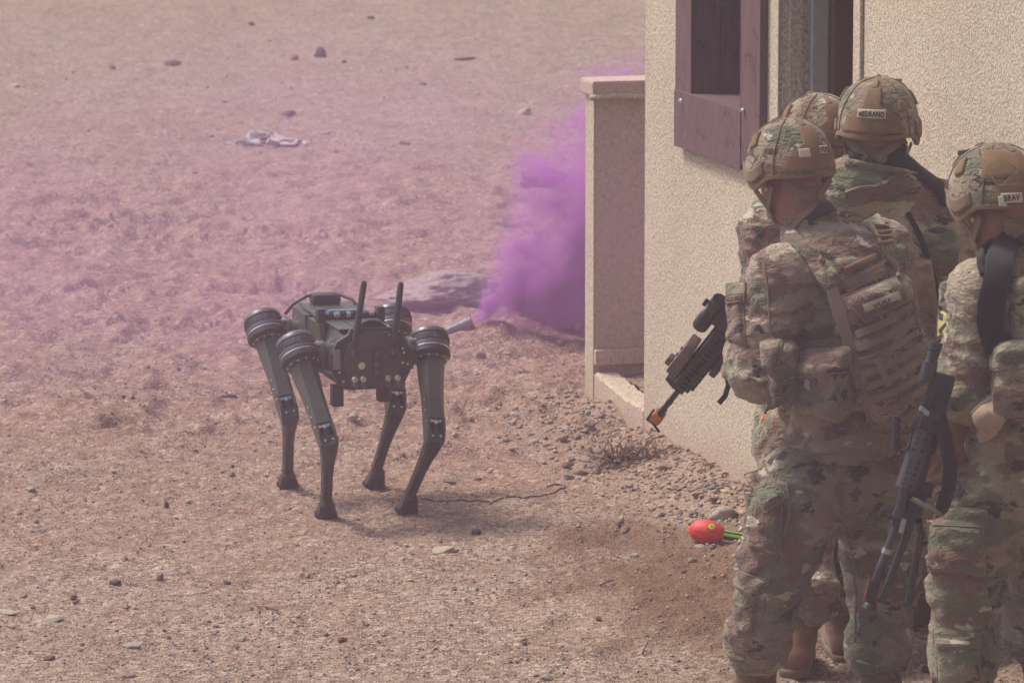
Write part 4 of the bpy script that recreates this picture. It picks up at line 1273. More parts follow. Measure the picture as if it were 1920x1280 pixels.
def vest(root, B, J, seed, back=True, w=.165, h=.2, d=.125, mat=None):
    up = (J['neck'] - J['waist']).normalized(); Tf = J['Tf'].normalized(); Tf = (Tf - up * Tf.dot(up)).normalized(); Tl = up.cross(Tf)
    R = np.array(Matrix((Tf, Tl, up)).transposed())
    c = J['waist'].lerp(J['chest'], .55) + up * .02
    S = SDF(.0078)
    S.rbox(c - Tf * (d * .92), R, (.030, w, h), .028, .03)
    S.rbox(c + Tf * (d * 1.0), R, (.03, w, h), .028, .03)
    S.rbox(c - up * (h * .62), R, (d * 1.02, w * 1.12, h * .33), .06, .03)
    o, B['vest'] = sdf_obj(S, "vest", mat or M_CAMOG, root, .003, seed)
    return o

# ---- soldier with the carbine, in front, seen from behind and from his left
YA = 13.72
A = dict(pelvis=at(1572, 885, YA), waist=at(1590, 745, YA), chest=at(1585, 550, YA + .0), neck=at(1520, 425, YA + .06),
         Ls=at(1462, 520, YA - .12), Le=at(1420, 698, YA - .16), Lw=at(1392, 662, YA + .08),
         Rs=at(1650, 472, YA + .16), Re=at(1665, 620, YA + .30), Rw=at(1500, 610, YA + .36),
         Lh=at(1512, 915, YA - .07), Lk=at(1452, 1062, YA - .06), La=at(1416, 1345, YA - .02), Lb=at(1418, 1212, YA - .05),
         Rh=at(1642, 905, YA + .07), Rk=at(1655, 1075, YA + .06), Ra=at(1652, 1355, YA + .02), Rb=at(1648, 1222, YA + .04),
         Tf=Vector((-.72, .66, -.05)), Ltoe=Vector((-.5, .8, 0)), Rtoe=Vector((-.35, .9, 0)))
for k in ('La', 'Ra'):
    A[k].z = gz(A[k].x, A[k].y) + .10
hemA = (at(1560, 862, YA), (J_up := (A['neck'] - A['pelvis']).normalized()) * -1)
sA, BA, HA = soldier("soldier holding a carbine with an orange muzzle, pouches across his back", A,
    dict(c=at(1482, 318, YA + .1), F=(-.47, .86, -.22), U=(-.05, .05, 1), size=.98), M_CAMO, 1.0, hem=hemA, arm_r=.95, thigh_r=1.08, shin_r=1.0, torso_r=1.10)
vA = vest(sA, BA, A, 2.0, w=.175, h=.215, d=.14)
# ---- soldier standing behind him by the doorway
YC = 14.6
C_ = dict(pelvis=at(1690, 790, YC), waist=at(1690, 680, YC), chest=at(1688, 460, YC), neck=at(1660, 305, YC),
         Ls=at(1604, 352, YC - .04), Le=at(1600, 560, YC + .05), Lw=at(1600, 590, YC + .3),
         Rs=at(1764, 398, YC + .04), Re=at(1806, 560, YC - .02), Rw=at(1740, 640, YC + .25),
         Lh=at(1640, 810, YC), Lk=at(1610, 985, YC - .02), La=at(1585, 1235, YC + .0), Rh=at(1735, 810, YC + .02), Rk=at(1745, 985, YC + .05), Ra=at(1705, 1190, YC + .35),
         Tf=Vector((-.10, .99, 0)), Ltoe=Vector((-.1, 1, 0)), Rtoe=Vector((.55, .8, 0)))
for k in ('La', 'Ra'): C_[k].z = gz(C_[k].x, C_[k].y) + .10
sC, BC, HC = soldier("tall soldier beside the doorway, back turned, black sling over his shoulder", C_,
    dict(c=at(1646, 238, YC), F=(.22, .97, -.10), U=(.02, 0, 1), size=1.0), M_CAMO2, 7.0, arm_r=1.05)
vC = vest(sC, BC, C_, 5.0)
# ---- soldier mostly hidden between them
YB = 15.0
Bj = dict(pelvis=at(1520, 800, YB), waist=at(1520, 680, YB), chest=at(1515, 500, YB), neck=at(1520, 350, YB),
         Ls=at(1442, 432, YB - .0), Le=at(1440, 600, YB + .05), Lw=at(1470, 720, YB + .2),
         Rs=at(1590, 400, YB + .05), Re=at(1600, 560, YB + .1), Rw=at(1540, 640, YB + .3),
         Lh=at(1492, 830, YB - .25), Lk=at(1500, 1000, YB - .45), La=at(1492, 1250, YB - .62), Lb=at(1515, 1120, YB - .6), Rh=at(1560, 830, YB), Rk=at(1560, 980, YB + .1), Ra=at(1585, 1180, YB + .2),
         Tf=Vector((-.35, .94, 0)), Ltoe=Vector((.15, 1, 0)), Rtoe=Vector((-.1, 1, 0)))
for k in ('La', 'Ra'): Bj[k].z = gz(Bj[k].x, Bj[k].y) + .10
sB, BB, HB = soldier("soldier almost hidden, only his helmet top and boots showing behind the others", Bj,
    dict(c=at(1534, 262, YB), F=(-.35, .93, -.1), U=(0, 0, 1), size=.95), M_CAMO2, 13.0, arm_r=1.0)
# ---- soldier at the right edge with the machine gun
YD = 13.15
D = dict(pelvis=at(1905, 885, YD), waist=at(1915, 760, YD), chest=at(1915, 590, YD), neck=at(1895, 460, YD + .04),
         Ls=at(1842, 548, YD - .10), Le=at(1814, 735, YD - .12), Lw=at(1835, 805, YD + .06),
         Rs=at(2010, 510, YD + .12), Re=at(2040, 700, YD + .2), Rw=at(1960, 760, YD + .3),
         Lh=at(1858, 930, YD - .05), Lk=at(1812, 1085, YD - .05), La=at(1808, 1390, YD - .0), Lb=at(1806, 1250, YD - .03),
         Rh=at(1975, 930, YD + .05), Rk=at(1935, 1060, YD + .32), Ra=at(1960, 1290, YD + .5), Rb=at(1945, 1190, YD + .42),
         Tf=Vector((-.72, .68, -.03)), Ltoe=Vector((-.4, .85, 0)), Rtoe=Vector((-.1, .9, 0)))
for k in ('La', 'Ra'): D[k].z = gz(D[k].x, D[k].y) + .10
hemD = (at(1905, 900, YD), ((D['neck'] - D['pelvis']).normalized()) * -1)
sD, BD, HD = soldier("soldier at the right edge carrying a black machine gun, yellow shield on his sleeve", D,
    dict(c=at(1868, 372, YD + .05), F=(-.52, .83, -.20), U=(-.05, .05, 1), size=1.0), M_CAMO, 23.0, hem=hemD, arm_r=.98, thigh_r=1.04, shin_r=1.0)
vD = vest(sD, BD, D, 8.0)
# ---------------------------------------------------------------- pouches, pockets, straps and name tapes
def pocket(root, B, quad, flap, mat, th=.016, puff=.012, seed=0.):
    r = patch("cargo_pocket", quad, B, mat, root, th, 20, 16, 16, puff, .012, seed=seed, shade_piping=.0028)
    if r and flap:
        f = patch("pocket_flap", flap, [*(B if isinstance(B, list) else [B]), r[1]], mat, r[0], .012, 20, 12, 8, .006, .006, flatten=.2, seed=seed + 2, shade_piping=.0028)
def pouch(root, B, quad, flap=None, buckle=None, mat=None, th=.045, puff=.012, name="pouch", seed=0.0, fmat=None):
    mat = mat or M_CAMOG; B = B if isinstance(B, list) else [B]
    r = patch(name, quad, B, mat, root, th, 12, 16, 16, puff, .014, seed=seed, shade_piping=.003)
    if not r: return None
    bv = [*B, r[1]]
    if flap:
        f = patch("flap", flap, bv, fmat or mat, r[0], .012, 12, 14, 10, .008, .008, flatten=.1, seed=seed + 1, shade_piping=.003)
        if f: bv.append(f[1])
    if buckle: patch("buckle_strap", buckle, bv, M_WEB, r[0], .005, 14, 4, 6, 0, 0, flatten=.1)
    return r, bv
bA = [BA['jacket'], BA['vest'], BA['trousers']]
bU = [BA['jacket'], BA['vest']]
bT = [BA['trousers']]
# back pack panel with rows of webbing
pk, bvP = pouch(sA, bU, [(1572, 556), (1692, 512), (1746, 772), (1630, 806)], None, None, M_CAMOG, .045, .02, "hydration_pack", 3.)
for i in range(8):
    y0, y1 = 628 + i * 25, 572 + i * 25.5
    x0, x1 = 1606 + i * 3.5, 1706 + i * 5.2
    strap("webbing_row", [(x0, y0), ((x0 + x1) / 2, (y0 + y1) / 2 + 7), (x1, y1)], bvP, M_WEB, pk[0], .022, .004, 14, .004)
fl = patch("pack_flap", [(1584, 562), (1676, 522), (1704, 562), (1620, 604)], bvP, M_CAMOG, pk[0], .018, 5, 18, 14, .008, .004, flatten=.1, shade_piping=.003)
bvF = [*bvP, fl[1]]
tp = patch("name_tape", [(1617, 571), (1685, 545), (1689, 560), (1622, 585)], bvF, M_TAPE, fl[0], .003, 30, 10, 4, flatten=.2)
letters("VUU", (1637, 575), (1668, 563), .017, [*bvF, tp[1]], tp[0], .002)
patch("buckle_strap", [(1657, 588), (1676, 581), (1683, 602), (1668, 609)], bvF, M_WEB, pk[0], .008, 14, 4, 6)
patch("velcro_strip", [(1578, 503), (1640, 474), (1646, 487), (1584, 517)], bU, M_VELCRO, vA, .010, 14, 10, 5)
for k in range(3):
    strap("webbing_row", [(1580 + 2 * k, 530 + 9 * k), (1612, 515 + 9 * k), (1650 + 2 * k, 497 + 9 * k)], bU, M_WEB, vA, .014, .004, 12)
# shoulder straps of the plate carrier
strap("shoulder_strap", [(1437, 432), (1470, 440), (1510, 475), (1548, 512), (1576, 548)], bU, M_CAMOG, vA, .062, .009, 22, .003)
strap("shoulder_strap", [(1560, 362), (1604, 382), (1640, 420), (1655, 452), (1668, 500)], bU, M_CAMOG, vA, .060, .009, 22, .003)
strap("yoke_strap", [(1548, 366), (1525, 390), (1490, 424)], bU, M_WEB, vA, .020, .006, 12, .006)
for k in range(3): strap("ladder_lock", [(1532 + 9 * k, 492 - 8 * k), (1540 + 9 * k, 506 - 8 * k)], bU, M_COYOTE, vA, .008, .010, 5, .016)
for k in range(4): strap("elastic_keeper", [(1636, 436 + 9 * k), (1664, 434 + 9 * k)], bU, M_COYOTE, vA, .006, .008, 5, .018)
def hose(name, pts, bv, mat, parent, r, lift, n=20):
    P = []; pts = [np.array(p, float) for p in pts]
    for i in range(len(pts) - 1):
        for k in range(n // (len(pts) - 1) + 1):
            p = pts[i] + (pts[i + 1] - pts[i]) * k / (n // (len(pts) - 1) + 1)
            h = pick(p[0], p[1], bv)
            if h: P.append(h[0] + _orient(h[1], ray(*p)) * lift)
    if len(P) < 4: return
    for _ in range(4): P = [P[0]] + [P[i] * .5 + (P[i - 1] + P[i + 1]) * .25 for i in range(1, len(P) - 1)] + [P[-1]]
    mb = MB(); mb.tube(P, r, 8); return mb.build(name, mat, parent, True)
hose("drinking_tube", [(1632, 436), (1650, 478), (1672, 512), (1684, 532)], bvP, M_COYOTE, vA, .006, .018)
# side pouches
pouch(sA, bA, [(1432, 640), (1482, 636), (1488, 752), (1438, 760)], [(1426, 640), (1468, 634), (1458, 690), (1430, 692)], None, M_CAMOG, .05, .012, "pouch", 5., M_CAMOG)
pouch(sA, bA, [(1500, 658), (1598, 652), (1604, 770), (1512, 776)], [(1492, 660), (1598, 648), (1598, 698), (1498, 708)], [(1531, 688), (1549, 686), (1552, 724), (1535, 726)], M_CAMOG, .07, .02, "pouch", 9.)
pouch(sA, bA, [(1648, 742), (1736, 722), (1742, 800), (1664, 812)], [(1646, 738), (1738, 716), (1738, 742), (1654, 760)], None, M_CAMOG, .05, .012, "pouch", 12.)
strap("belt_webbing", [(1470, 650), (1540, 646), (1600, 640)], bA, M_WEB, vA, .030, .004, 16)
strap("hanging_strap", [(1563, 540), (1578, 590), (1592, 640), (1603, 690), (1610, 722)], [*bvP, *bT], M_WEB, vA, .036, .005, 20, .012)
patch("side_release_buckle", [(1596, 700), (1624, 694), (1630, 722), (1604, 730)], bvP, M_COYOTE, vA, .016, 8, 6, 6)
strap("hanging_strap", [(1622, 700), (1640, 740), (1632, 790), (1626, 802)], bA, M_WEB, vA, .030, .005, 16, .02)
strap("hanging_strap", [(1640, 672), (1650, 700), (1664, 722)], bvP, M_WEB, vA, .022, .004, 12, .012)
pouch(sA, bU, [(1546, 350), (1590, 330), (1614, 362), (1562, 380)], None, None, M_CAMOG, .045, .02, "drag_handle_pad", 15.)
# sleeve pocket with its flap
pocket(sA, bU, [(1368, 560), (1396, 562), (1400, 645), (1370, 642)], [(1364, 534), (1400, 530), (1398, 566), (1364, 570)], M_CAMO, .014, .010, 2.)
hose("sleeve_seam", [(1428, 470), (1440, 540), (1444, 620), (1440, 690)], bU, M_WEB, sA, .003, .001, 24)
hose("hem_seam", [(1432, 838), (1500, 850), (1580, 852), (1680, 846)], bA, M_WEB, sA, .003, .002, 30)
# trouser pockets
pocket(sA, bT, [(1402, 925), (1470, 930), (1466, 1030), (1408, 1028)], [(1398, 890), (1436, 876), (1476, 932), (1436, 962)], M_CAMO, .022, .014, 7.)
pocket(sA, bT, [(1380, 1096), (1418, 1112), (1410, 1188), (1382, 1180)], [(1382, 1068), (1442, 1090), (1416, 1128), (1378, 1098)], M_CAMO, .012, .008, 9.)
hose("side_seam", [(1476, 905), (1482, 960), (1462, 1030), (1440, 1090), (1424, 1180)], bT, M_WEB, sA, .003, .001, 30)
hose("inseam", [(1575, 962), (1600, 1040), (1606, 1120), (1602, 1210)], bT, M_WEB, sA, .003, .001, 30)
strap("seat_seam", [(1560, 872), (1566, 920), (1572, 960)], bT, M_CAMO, sA, .03, .003, 14)
# name tapes on the helmets
HR_ = math.pi
def helmet_tape(H, az, q, w, dq, txt, hgt, gap=None, mat=M_TAPE, stretch=.8, roll=0.0, tilt=0.0):
    t = H.rect("name_tape", az - w / 2, az + w / 2, q - dq, q + dq, mat, .0065, .002, tilt=tilt)
    H.text(txt, az, q, hgt, t, stretch, roll)
def helmet_angles(H, px, py):
    h = pick(px, py, [H_B[H]])
    if h is None: print('helmet miss', px, py); h = pick(*pix(H.c), [H_B[H]])
    p = h[0] - H.c
    az = math.atan2(p.dot(H.L) / H.b, p.dot(H.F) / H.a)
    best = min(((H.pt(az, q / 100) - h[0]).length, q / 100) for q in range(5, 101)); return az, best[1]
H_B = {HA: BA['helmet'], HC: BC['helmet'], HD: BD['helmet'], HB: BB['helmet']}
az, q = helmet_angles(HC, 1634, 215); helmet_tape(HC, az, q, .68, .048, "MEDRANO", .023, stretch=.66)
az, q = helmet_angles(HA, 1542, 282); helmet_tape(HA, az, q, .26, .040, "VUU", .022, stretch=.8)
az, q = helmet_angles(HA, 1508, 288); HA.rect("grey_tab", az - .13, az + .13, q - .045, q + .045, M_TAPE, .0065, .002)
az, q = helmet_angles(HD, 1905, 370); helmet_tape(HD, az - .10, q, .44, .048, "BRAV", .024, stretch=.72)
az, q = helmet_angles(HD, 1880, 378); HD.rect("grey_tab", az - .08, az + .08, q - .05, q + .05, M_TAPEG, .0065, .002)
az, q = helmet_angles(HD, 1872, 322); HD.panel("velcro_panel", lambda u, v: (az + (u - .5) * .75, .36 + .34 * v), M_VELCRO, .003, .003)
for (p0, p1) in (((1835, 280), (1880, 360)), ((1850, 276), (1920, 330))):
    a0, q0 = helmet_angles(HD, *p0); a1, q1 = helmet_angles(HD, *p1); HD.line("bungee", [(a0, q0), (a1, q1)], M_COYOTE, .003, .004)
for (x, y) in ((1690, 200), (1706, 170)):
    az, q = helmet_angles(HC, x, y); HC.rect("loop_tab", az - .1, az + .1, q - .06, q + .06, M_COYOTE, .003, .004)
mb = MB(); p = HC.pt(-.55, .80, .02); mb.box(p, (.045, .030, .062), Matrix((HC.F, HC.L, HC.U)).transposed(), .010); mb.build("goggles", M_BLK, HC.obj, auto=40)
mb = MB(); p = HC.pt(-.50, .45, .012); mb.box(p, (.03, .02, .03), Matrix((HC.F, HC.L, HC.U)).transposed(), .005); mb.build("night_vision_mount", M_COYOTE, HC.obj, auto=40)
mb = MB(); p = HD.pt(.15, .42, .012); mb.box(p, (.05, .025, .014), Matrix((HD.F, HD.L, HD.U)).transposed(), .004); mb.build("night_vision_mount", M_BLK, HD.obj, auto=40)
# soldier by the doorway
bC = [BC['jacket'], BC['vest']]
strap("rifle_sling", [(1592, 296), (1628, 288), (1668, 292), (1700, 312), (1735, 335), (1764, 362), (1776, 380)], bC, M_BWEB, sC, .068, .006, 26, .010)
strap("rifle_sling", [(1700, 400), (1728, 450), (1748, 510), (1760, 560)], bC, M_BWEB, sC, .018, .004, 20, .008)
strap("shoulder_strap", [(1590, 372), (1640, 360), (1690, 345), (1716, 350)], bC, M_CAMOG, vC, .055, .016, 20, .004)
hose("jacket_collar", [(1588, 306), (1640, 316), (1690, 322), (1716, 330)], bC, M_CAMO2, sC, .013, .004, 24)
pouch(sC, bC, [(1702, 482), (1744, 486), (1756, 584), (1706, 580)], None, None, M_COYOTE, .05, .015, "pouch", 4.)
# soldier at the right edge
bD = [BD['jacket'], BD['vest'], BD['trousers']]
hose("sling_loop", [(1842, 520), (1836, 492), (1846, 470), (1868, 452), (1900, 446)], bD, M_BWEB, sD, .009, .012, 24)
strap("rifle_sling", [(1898, 452), (1880, 475), (1868, 510), (1858, 560), (1854, 610), (1862, 655)], bD, M_BWEB, sD, .078, .007, 26, .012)
pouch(sD, bD, [(1862, 650), (1930, 640), (1930, 782), (1852, 772)], [(1858, 648), (1930, 636), (1930, 690), (1856, 696)], [(1890, 684), (1902, 683), (1903, 712), (1891, 713)], M_CAMOG, .07, .02, "pouch", 11.)
pouch(sD, bD, [(1818, 768), (1856, 738), (1898, 768), (1836, 812)], None, None, M_GLOVE, .05, .03, "elbow_pad", 14.)
pocket(sD, [BD['trousers']], [(1742, 975), (1846, 985), (1848, 1078), (1745, 1070)], [(1756, 945), (1852, 958), (1852, 990), (1750, 985)], M_CAMO, .028, .016, 17.)
pocket(sD, [BD['trousers']], [(1758, 1200), (1836, 1205), (1838, 1290), (1760, 1290)], [(1752, 1178), (1838, 1184), (1838, 1214), (1754, 1212)], M_CAMO, .012, .008, 19.)
# shield patch on the sleeve
M_GOLD = fabric("yellow_embroidery", (.42, .34, .12), 200, .3)
pt_ = patch("shield_badge", [(1756, 570), (1792, 590), (1786, 622), (1755, 640)], bD, M_THREAD, sD, .003, 8, 8, 8, flatten=.6)
if pt_:
    bb = [*bD, pt_[1]]
    g_ = patch("badge_field", [(1759, 578), (1787, 594), (1782, 617), (1758, 631)], bb, M_GOLD, pt_[0], .003, 10, 6, 6, flatten=.6)
    if g_:
        patch("badge_bar", [(1760, 618), (1784, 592), (1786, 598), (1762, 625)], [*bb, g_[1]], M_THREAD, g_[0], .002, 10, 4, 3, flatten=.6)
        patch("badge_emblem", [(1762, 586), (1770, 590), (1768, 602), (1760, 598)], [*bb, g_[1]], M_THREAD, g_[0], .002, 10, 4, 3, flatten=.6)
# ---------------------------------------------------------------- carbine held by the front soldier
M_GUN = mat_plain("gun_black_anodised", (.014, .014, .016), .42, .25, .25, 40, .1)
M_GUNG = mat_plain("worn_gun_steel", (.05, .053, .058), .35, .8, .25, 60)
M_ORG = mat_plain("orange_paint", (.42, .13, .02), .6, 0, .15, 60)
M_LATCH = mat_plain('worn_bright_steel', (.30, .30, .30), .4, .6)
M_RED = mat_plain("red_paint", (.20, .03, .03), .6)
M_LASER = mat_plain('brown_laser_housing', (.11, .07, .055), .6)
GM = at(1229, 786, YA + .46); GB_ = at(1372, 607, YA + .10)
gA = (GB_ - GM).normalized()
gup = at(1229 - 78.1, 786 - 62.4, YA + .46) - GM; gU = (gup - gA * gup.dot(gA)).normalized(); gX = gA.cross(gU)
GR = Matrix((gA, gU, gX)).transposed(); GL = (GB_ - GM).length
print("carbine", GL)
car = thing("carbine", "black carbine with optic and orange muzzle adapter pointed at the ground", "rifle", tuple(GM))
def G(s, h=0.0, w=0.0): return GM + gA * (s * GL / .49) + gU * h + gX * w
def gbox(name, s0, s1, h0, h1, w, mat, bev=.003, wo=0.0, parent=None):
    mb = MB(); mb.box((G(s0) + G(s1)) / 2 + gU * (h0 + h1) / 2 + gX * wo, ((s1 - s0) * GL / .49, h1 - h0, w), GR, bev)
    return mb.build(name, mat, parent or car, auto=40)
gbox("blank_adapter", -.002, .032, -.017, .017, .034, M_ORG, .006)
gbox("adapter_face", -.010, .018, -.014, .024, .030, M_GUN, .003, .0)
mb = MB(); mb.tube([G(-.028, .016, -.015), G(-.022, -.006, .0), G(-.014, -.030, .018)], .004, 8); mb.tube([G(-.02, 0), G(.0, 0)], .004, 8); mb.build("adapter_screw", M_GUN, car, True)
mb = MB(); mb.lathe(G(.03), gA, [(0, .011), (.03, .011), (.032, .0085), (.06, .0085), (.062, .0105), (.075, .0105), (.077, .0085), (.16, .0095)], 16); mb.build("barrel", M_GUN, car, auto=40)
mb = MB(); mb.prism([(0, -.015), (.04, -.015), (.04, .018), (.026, .052), (.014, .052), (.0, .02)], G(.155), gA, gU, gX, -.010, .010); mb.build("front_sight", M_GUN, car)
gbox("handguard", .185, .46, -.026, .026, .050, M_GUN, .006)
for k in range(13):
    s0 = .19 + k * .020
    for (h0, h1, w) in ((.0265, .0335, .020), (-.0345, -.027, .020)):
        gbox("rail_rib", s0, s0 + .011, h0, h1, w, M_GUN, .0015)
    gbox("rail_rib", s0, s0 + .011, -.010, .010, .066, M_GUN, .0015)
gbox("laser_sight", .215, .345, .036, .068, .062, M_LASER, .006)
gbox("laser_cap", .205, .235, .060, .084, .026, M_LASER, .006, -.014)
for k in range(3):
    mb = MB(); mb.lathe(G(.25 + .03 * k, .068, .012), gU, [(0, .006), (.004, .006), (.005, .003)], 10); mb.build("button", M_GUN, car)
gbox("foregrip_mount", .29, .44, -.058, -.035, .040, M_GUN, .006)
gbox("foregrip", .335, .365, -.12, -.055, .030, M_GUN, .008)
gbox("upper_receiver", .46, .66, -.022, .030, .044, M_GUN, .006)
gbox("lower_receiver", .48, .67, -.060, -.022, .036, M_GUN, .005)
mb = MB(); mb.prism([(0, 0), (.062, 0), (.045, -.16), (-.018, -.15)], G(.50, -.058), gA, gU, gX, -.012, .012); mb.build("magazine", M_GUN, car)
mb = MB(); mb.lathe(G(.43, .068), gA, [(-.02, .0), (-.02, .018), (-.018, .024), (.03, .024), (.04, .020), (.08, .019), (.085, .023), (.12, .023), (.122, .0)], 20); mb.build("optic", M_GUN, car, auto=40)
gbox("optic_mount", .46, .54, .030, .050, .036, M_GUN, .004)
mb = MB(); mb.lathe(G(.50, .09), gU, [(0, .012), (.012, .012), (.013, .009)], 12); mb.build("optic_turret", M_GUN, car, auto=40)
mb = MB(); mb.lathe(G(.665, .0), gA, [(0, .016), (.07, .016)], 14); mb.build("buffer_tube", M_GUN, car, auto=40)
P = [at(1364, 706, YA + .12), at(1366, 722, YA + .11), at(1360, 742, YA + .11), at(1348, 756, YA + .11)]
ribbon("sling_tail", P, [Vector((-.2, -.95, .2))] * 4, M_BWEB, car, .016, .002)
# hidden hands of the front soldier, closed on the handguard and the grip
for (w_, d_, pn_, sd_) in ((G(.40, -.075, .03), gX * -1 + gA * -.2, gU, 1), (G(.60, -.10, .0), gU * -1 + gA * .1, gA * -1, -1)):
    hs = hand_sdf(w_, d_, pn_, 1.1, sd_, .0048); sdf_obj(hs, "glove", M_GLOVE, sA)
# muzzle of the hidden soldier's rifle, an orange adapter beside the front soldier's hip
gb = thing("rifle", "rifle of the hidden soldier, only its orange muzzle adapter in view", "rifle", tuple(at(1403, 784, 14.75)))
q0, q1 = at(1436, 788, 14.72), at(1452, 660, 15.02); ax = (q1 - q0).normalized()
xx = ax.cross(Vector((0, 1, 0))).normalized(); R3 = Matrix((ax, xx, ax.cross(xx))).transposed()
mb = MB(); mb.box(q0, (.028, .030, .028), R3, .005); mb.build("blank_adapter", M_ORG, gb, auto=40)
mb = MB(); mb.tube([q0, q0 + ax * .2], .009, 10); mb.build("barrel", M_GUN, gb, True)
mb = MB(); mb.box(q0 + ax * .32, (.26, .05, .05), R3, .008); mb.build("handguard", M_GUN, gb, auto=40)
mb = MB(); mb.box(q0 + ax * .55, (.20, .06, .04), R3, .006); mb.build("receiver", M_GUN, gb, auto=40)

# ---------------------------------------------------------------- machine gun carried muzzle down at the right
YG = 12.86
mgun = thing("machine_gun", "black belt fed machine gun with perforated heat shield and bipod, hanging muzzle down", "machine gun", tuple(at(1640, 1115, YG)))
def MG(px, py, dy=0.0): return at(px, py, YG + dy)
m0, m1 = MG(1640, 1100), MG(1748, 700, .05)
mA = (m1 - m0).normalized(); mN = Vector((0, -1, .12)); mN = (mN - mA * mN.dot(mA)).normalized(); mX = mA.cross(mN)
if mX.x < 0: mX = -mX
MR = Matrix((mX, mA, mN)).transposed()
def mtube(name, pts, r, mat, n=14):
    mb = MB(); mb.tube([MG(*p) for p in pts], r, n); return mb.build(name, mat, mgun, auto=40)
mb = MB(); a, b_ = MG(1640, 1094), MG(1686, 972)
mb.lathe(a, b_ - a, [(0, .0115), (.03, .0115), (.035, .0125), (.075, .0125), (.08, .0105), ((b_ - a).length, .0125)], 16); mb.build("barrel", M_GUNG, mgun, auto=40)
mb = MB(); mb.lathe(MG(1661, 1037), b_ - a, [(0, .0135), (.014, .0135)], 14); mb.build("barrel_band", M_LATCH, mgun, auto=40)
mb = MB(); mb.box(MG(1636, 1106), (.024, .055, .026), MR, .004); mb.build("blank_adapter", M_GUN, mgun, auto=40)
for s_ in (-1, 1):
    mb = MB(); mb.box(MG(1636, 1106) + mX * s_ * .015, (.004, .058, .014), MR, .001); mb.build("red_guard", M_RED, mgun)
mb = MB(); mb.box(MG(1633, 1124), (.034, .004, .02), MR, .001); mb.build("red_guard", M_RED, mgun)
mb = MB(); mb.lathe(MG(1634, 1126), mA * -1, [(0, .010), (.008, .018), (.022, .020), (.026, .012)], 10); mb.build("muzzle_crown", M_GUN, mgun, auto=40)
mtube("gas_tube", [(1672, 1000, .02), (1692, 935, .02), (1704, 905, .02)], .013, M_GUN)
mtube("bipod_leg", [(1655, 1123, .01), (1682, 1050, .015), (1701, 1000, .02), (1706, 975, .02)], .0105, M_GUNG)
mtube("bipod_leg", [(1704, 1130, .10), (1716, 1060, .09), (1727, 1000, .06), (1722, 975, .03)], .0105, M_GUNG)
for (px, py, dy) in ((1704, 1134, .10), (1654, 1126, .01)):
    mb = MB(); mb.box(MG(px, py, dy), (.045, .012, .03), MR, .004); mb.build("bipod_foot", M_GUNG, mgun, auto=40)
mb = MB(); mb.box(MG(1694, 972, .01), (.06, .05, .04), MR, .008); mb.build("gas_block", M_GUN, mgun, auto=40)
mtube("sight_arm", [(1654, 962, -.01), (1668, 968, -.01), (1690, 972, -.01)], .007, M_GUNG)
mb = MB(); mb.box(MG(1656, 962, -.01), (.02, .022, .016), MR, .004); mb.build("sight_knob", M_GUN, mgun, auto=40)
mb = MB(); mb.box(MG(1692, 985, -.012), (.014, .040, .010), MR, .003); mb.build("bright_latch", M_LATCH, mgun, auto=40)
mtube("front_barrel", [(1686, 972), (1696, 912)], .014, M_GUNG)
# heat shield: curved plate with two rows of real openings
def heat_shield():
    c0, c1 = MG(1697, 914, -.012), MG(1733, 806, -.012)
    ax_ = c1 - c0; L = ax_.length; ax_.normalize()
    W_ = .054; rows = 10; nu = 5; v = []; f = []
    us = [-1, -.62, -.22, .22, .62, 1]; vs = [0]
    for k in range(rows): vs += [(k + .28) / rows, (k + .78) / rows]
    vs.append(1)
    for lay in (0, 1):
        for vv in vs:
            for u in us:
                v.append(c0 + ax_ * (L * vv) + mX * (u * W_ / 2) + mN * (.020 * (1 - (u * .9) ** 2) - .003 * lay))
    nU = len(us); K = nU * len(vs)
    cells = set()
    for j in range(len(vs) - 1):
        for i in range(nU - 1):
            hole = (j % 2 == 1) and i in (1, 3) and j != 11
            if not hole: cells.add((i, j))
    for (i, j) in cells:
        a = j * nU + i; q = [a, a + 1, a + nU + 1, a + nU]
        f.append(q); f.append([x + K for x in q[::-1]])
        for (di, dj, e) in ((-1, 0, (a, a + nU)), (1, 0, (a + 1, a + nU + 1)), (0, -1, (a, a + 1)), (0, 1, (a + nU, a + nU + 1))):
            if (i + di, j + dj) not in cells: f.append([e[0], e[1], e[1] + K, e[0] + K])
    mb = MB(); mb.add(v, f); mb.build("heat_shield", mat_plain("dark_phosphate", (.055, .057, .065), .6, .2, .15, 60), mgun)
heat_shield()
def mb_box(name, px, py, dy, w, l, h, mat, bev=.005):
    mb = MB(); mb.box(MG(px, py, dy), (w, l, h), MR, bev); return mb.build(name, mat, mgun, auto=40)
mb_box("handguard", 1722, 866, .035, .06, .19, .045, M_GUN, .010)
mb_box("receiver", 1752, 775, .04, .058, .22, .05, M_GUN, .008)
mb_box("feed_cover", 1742, 790, .0, .046, .07, .03, M_GUN, .006)
for k in range(9): mb_box("rail_rib", 1732.5 + 1.9 * k, 774 - 7.2 * k, -.005, .024, .0055, .018, M_GUNG, .0012)
mb_box("top_rail", 1742, 745, .008, .020, .10, .014, M_GUNG, .002)
mb = MB(); a = MG(1735, 716, -.02); mb.lathe(a, mA, [(0, .0), (0, .021), (.004, .0215), (.055, .020), (.058, .015), (.085, .015), (.088, .019), (.11, .019)], 20); mb.build("optic", M_GUNG, mgun, auto=40)
for k in range(3): mb = MB(); mb.box(MG(1728 + 5 * k, 766 + 4 * k, -.01), (.012, .014, .02), MR, .003); mb.build("bright_latch", M_LATCH, mgun)
mtube("carry_handle", [(1681, 779, -.03), (1680, 812, -.03), (1679, 842, -.03)], .0115, M_GUN)
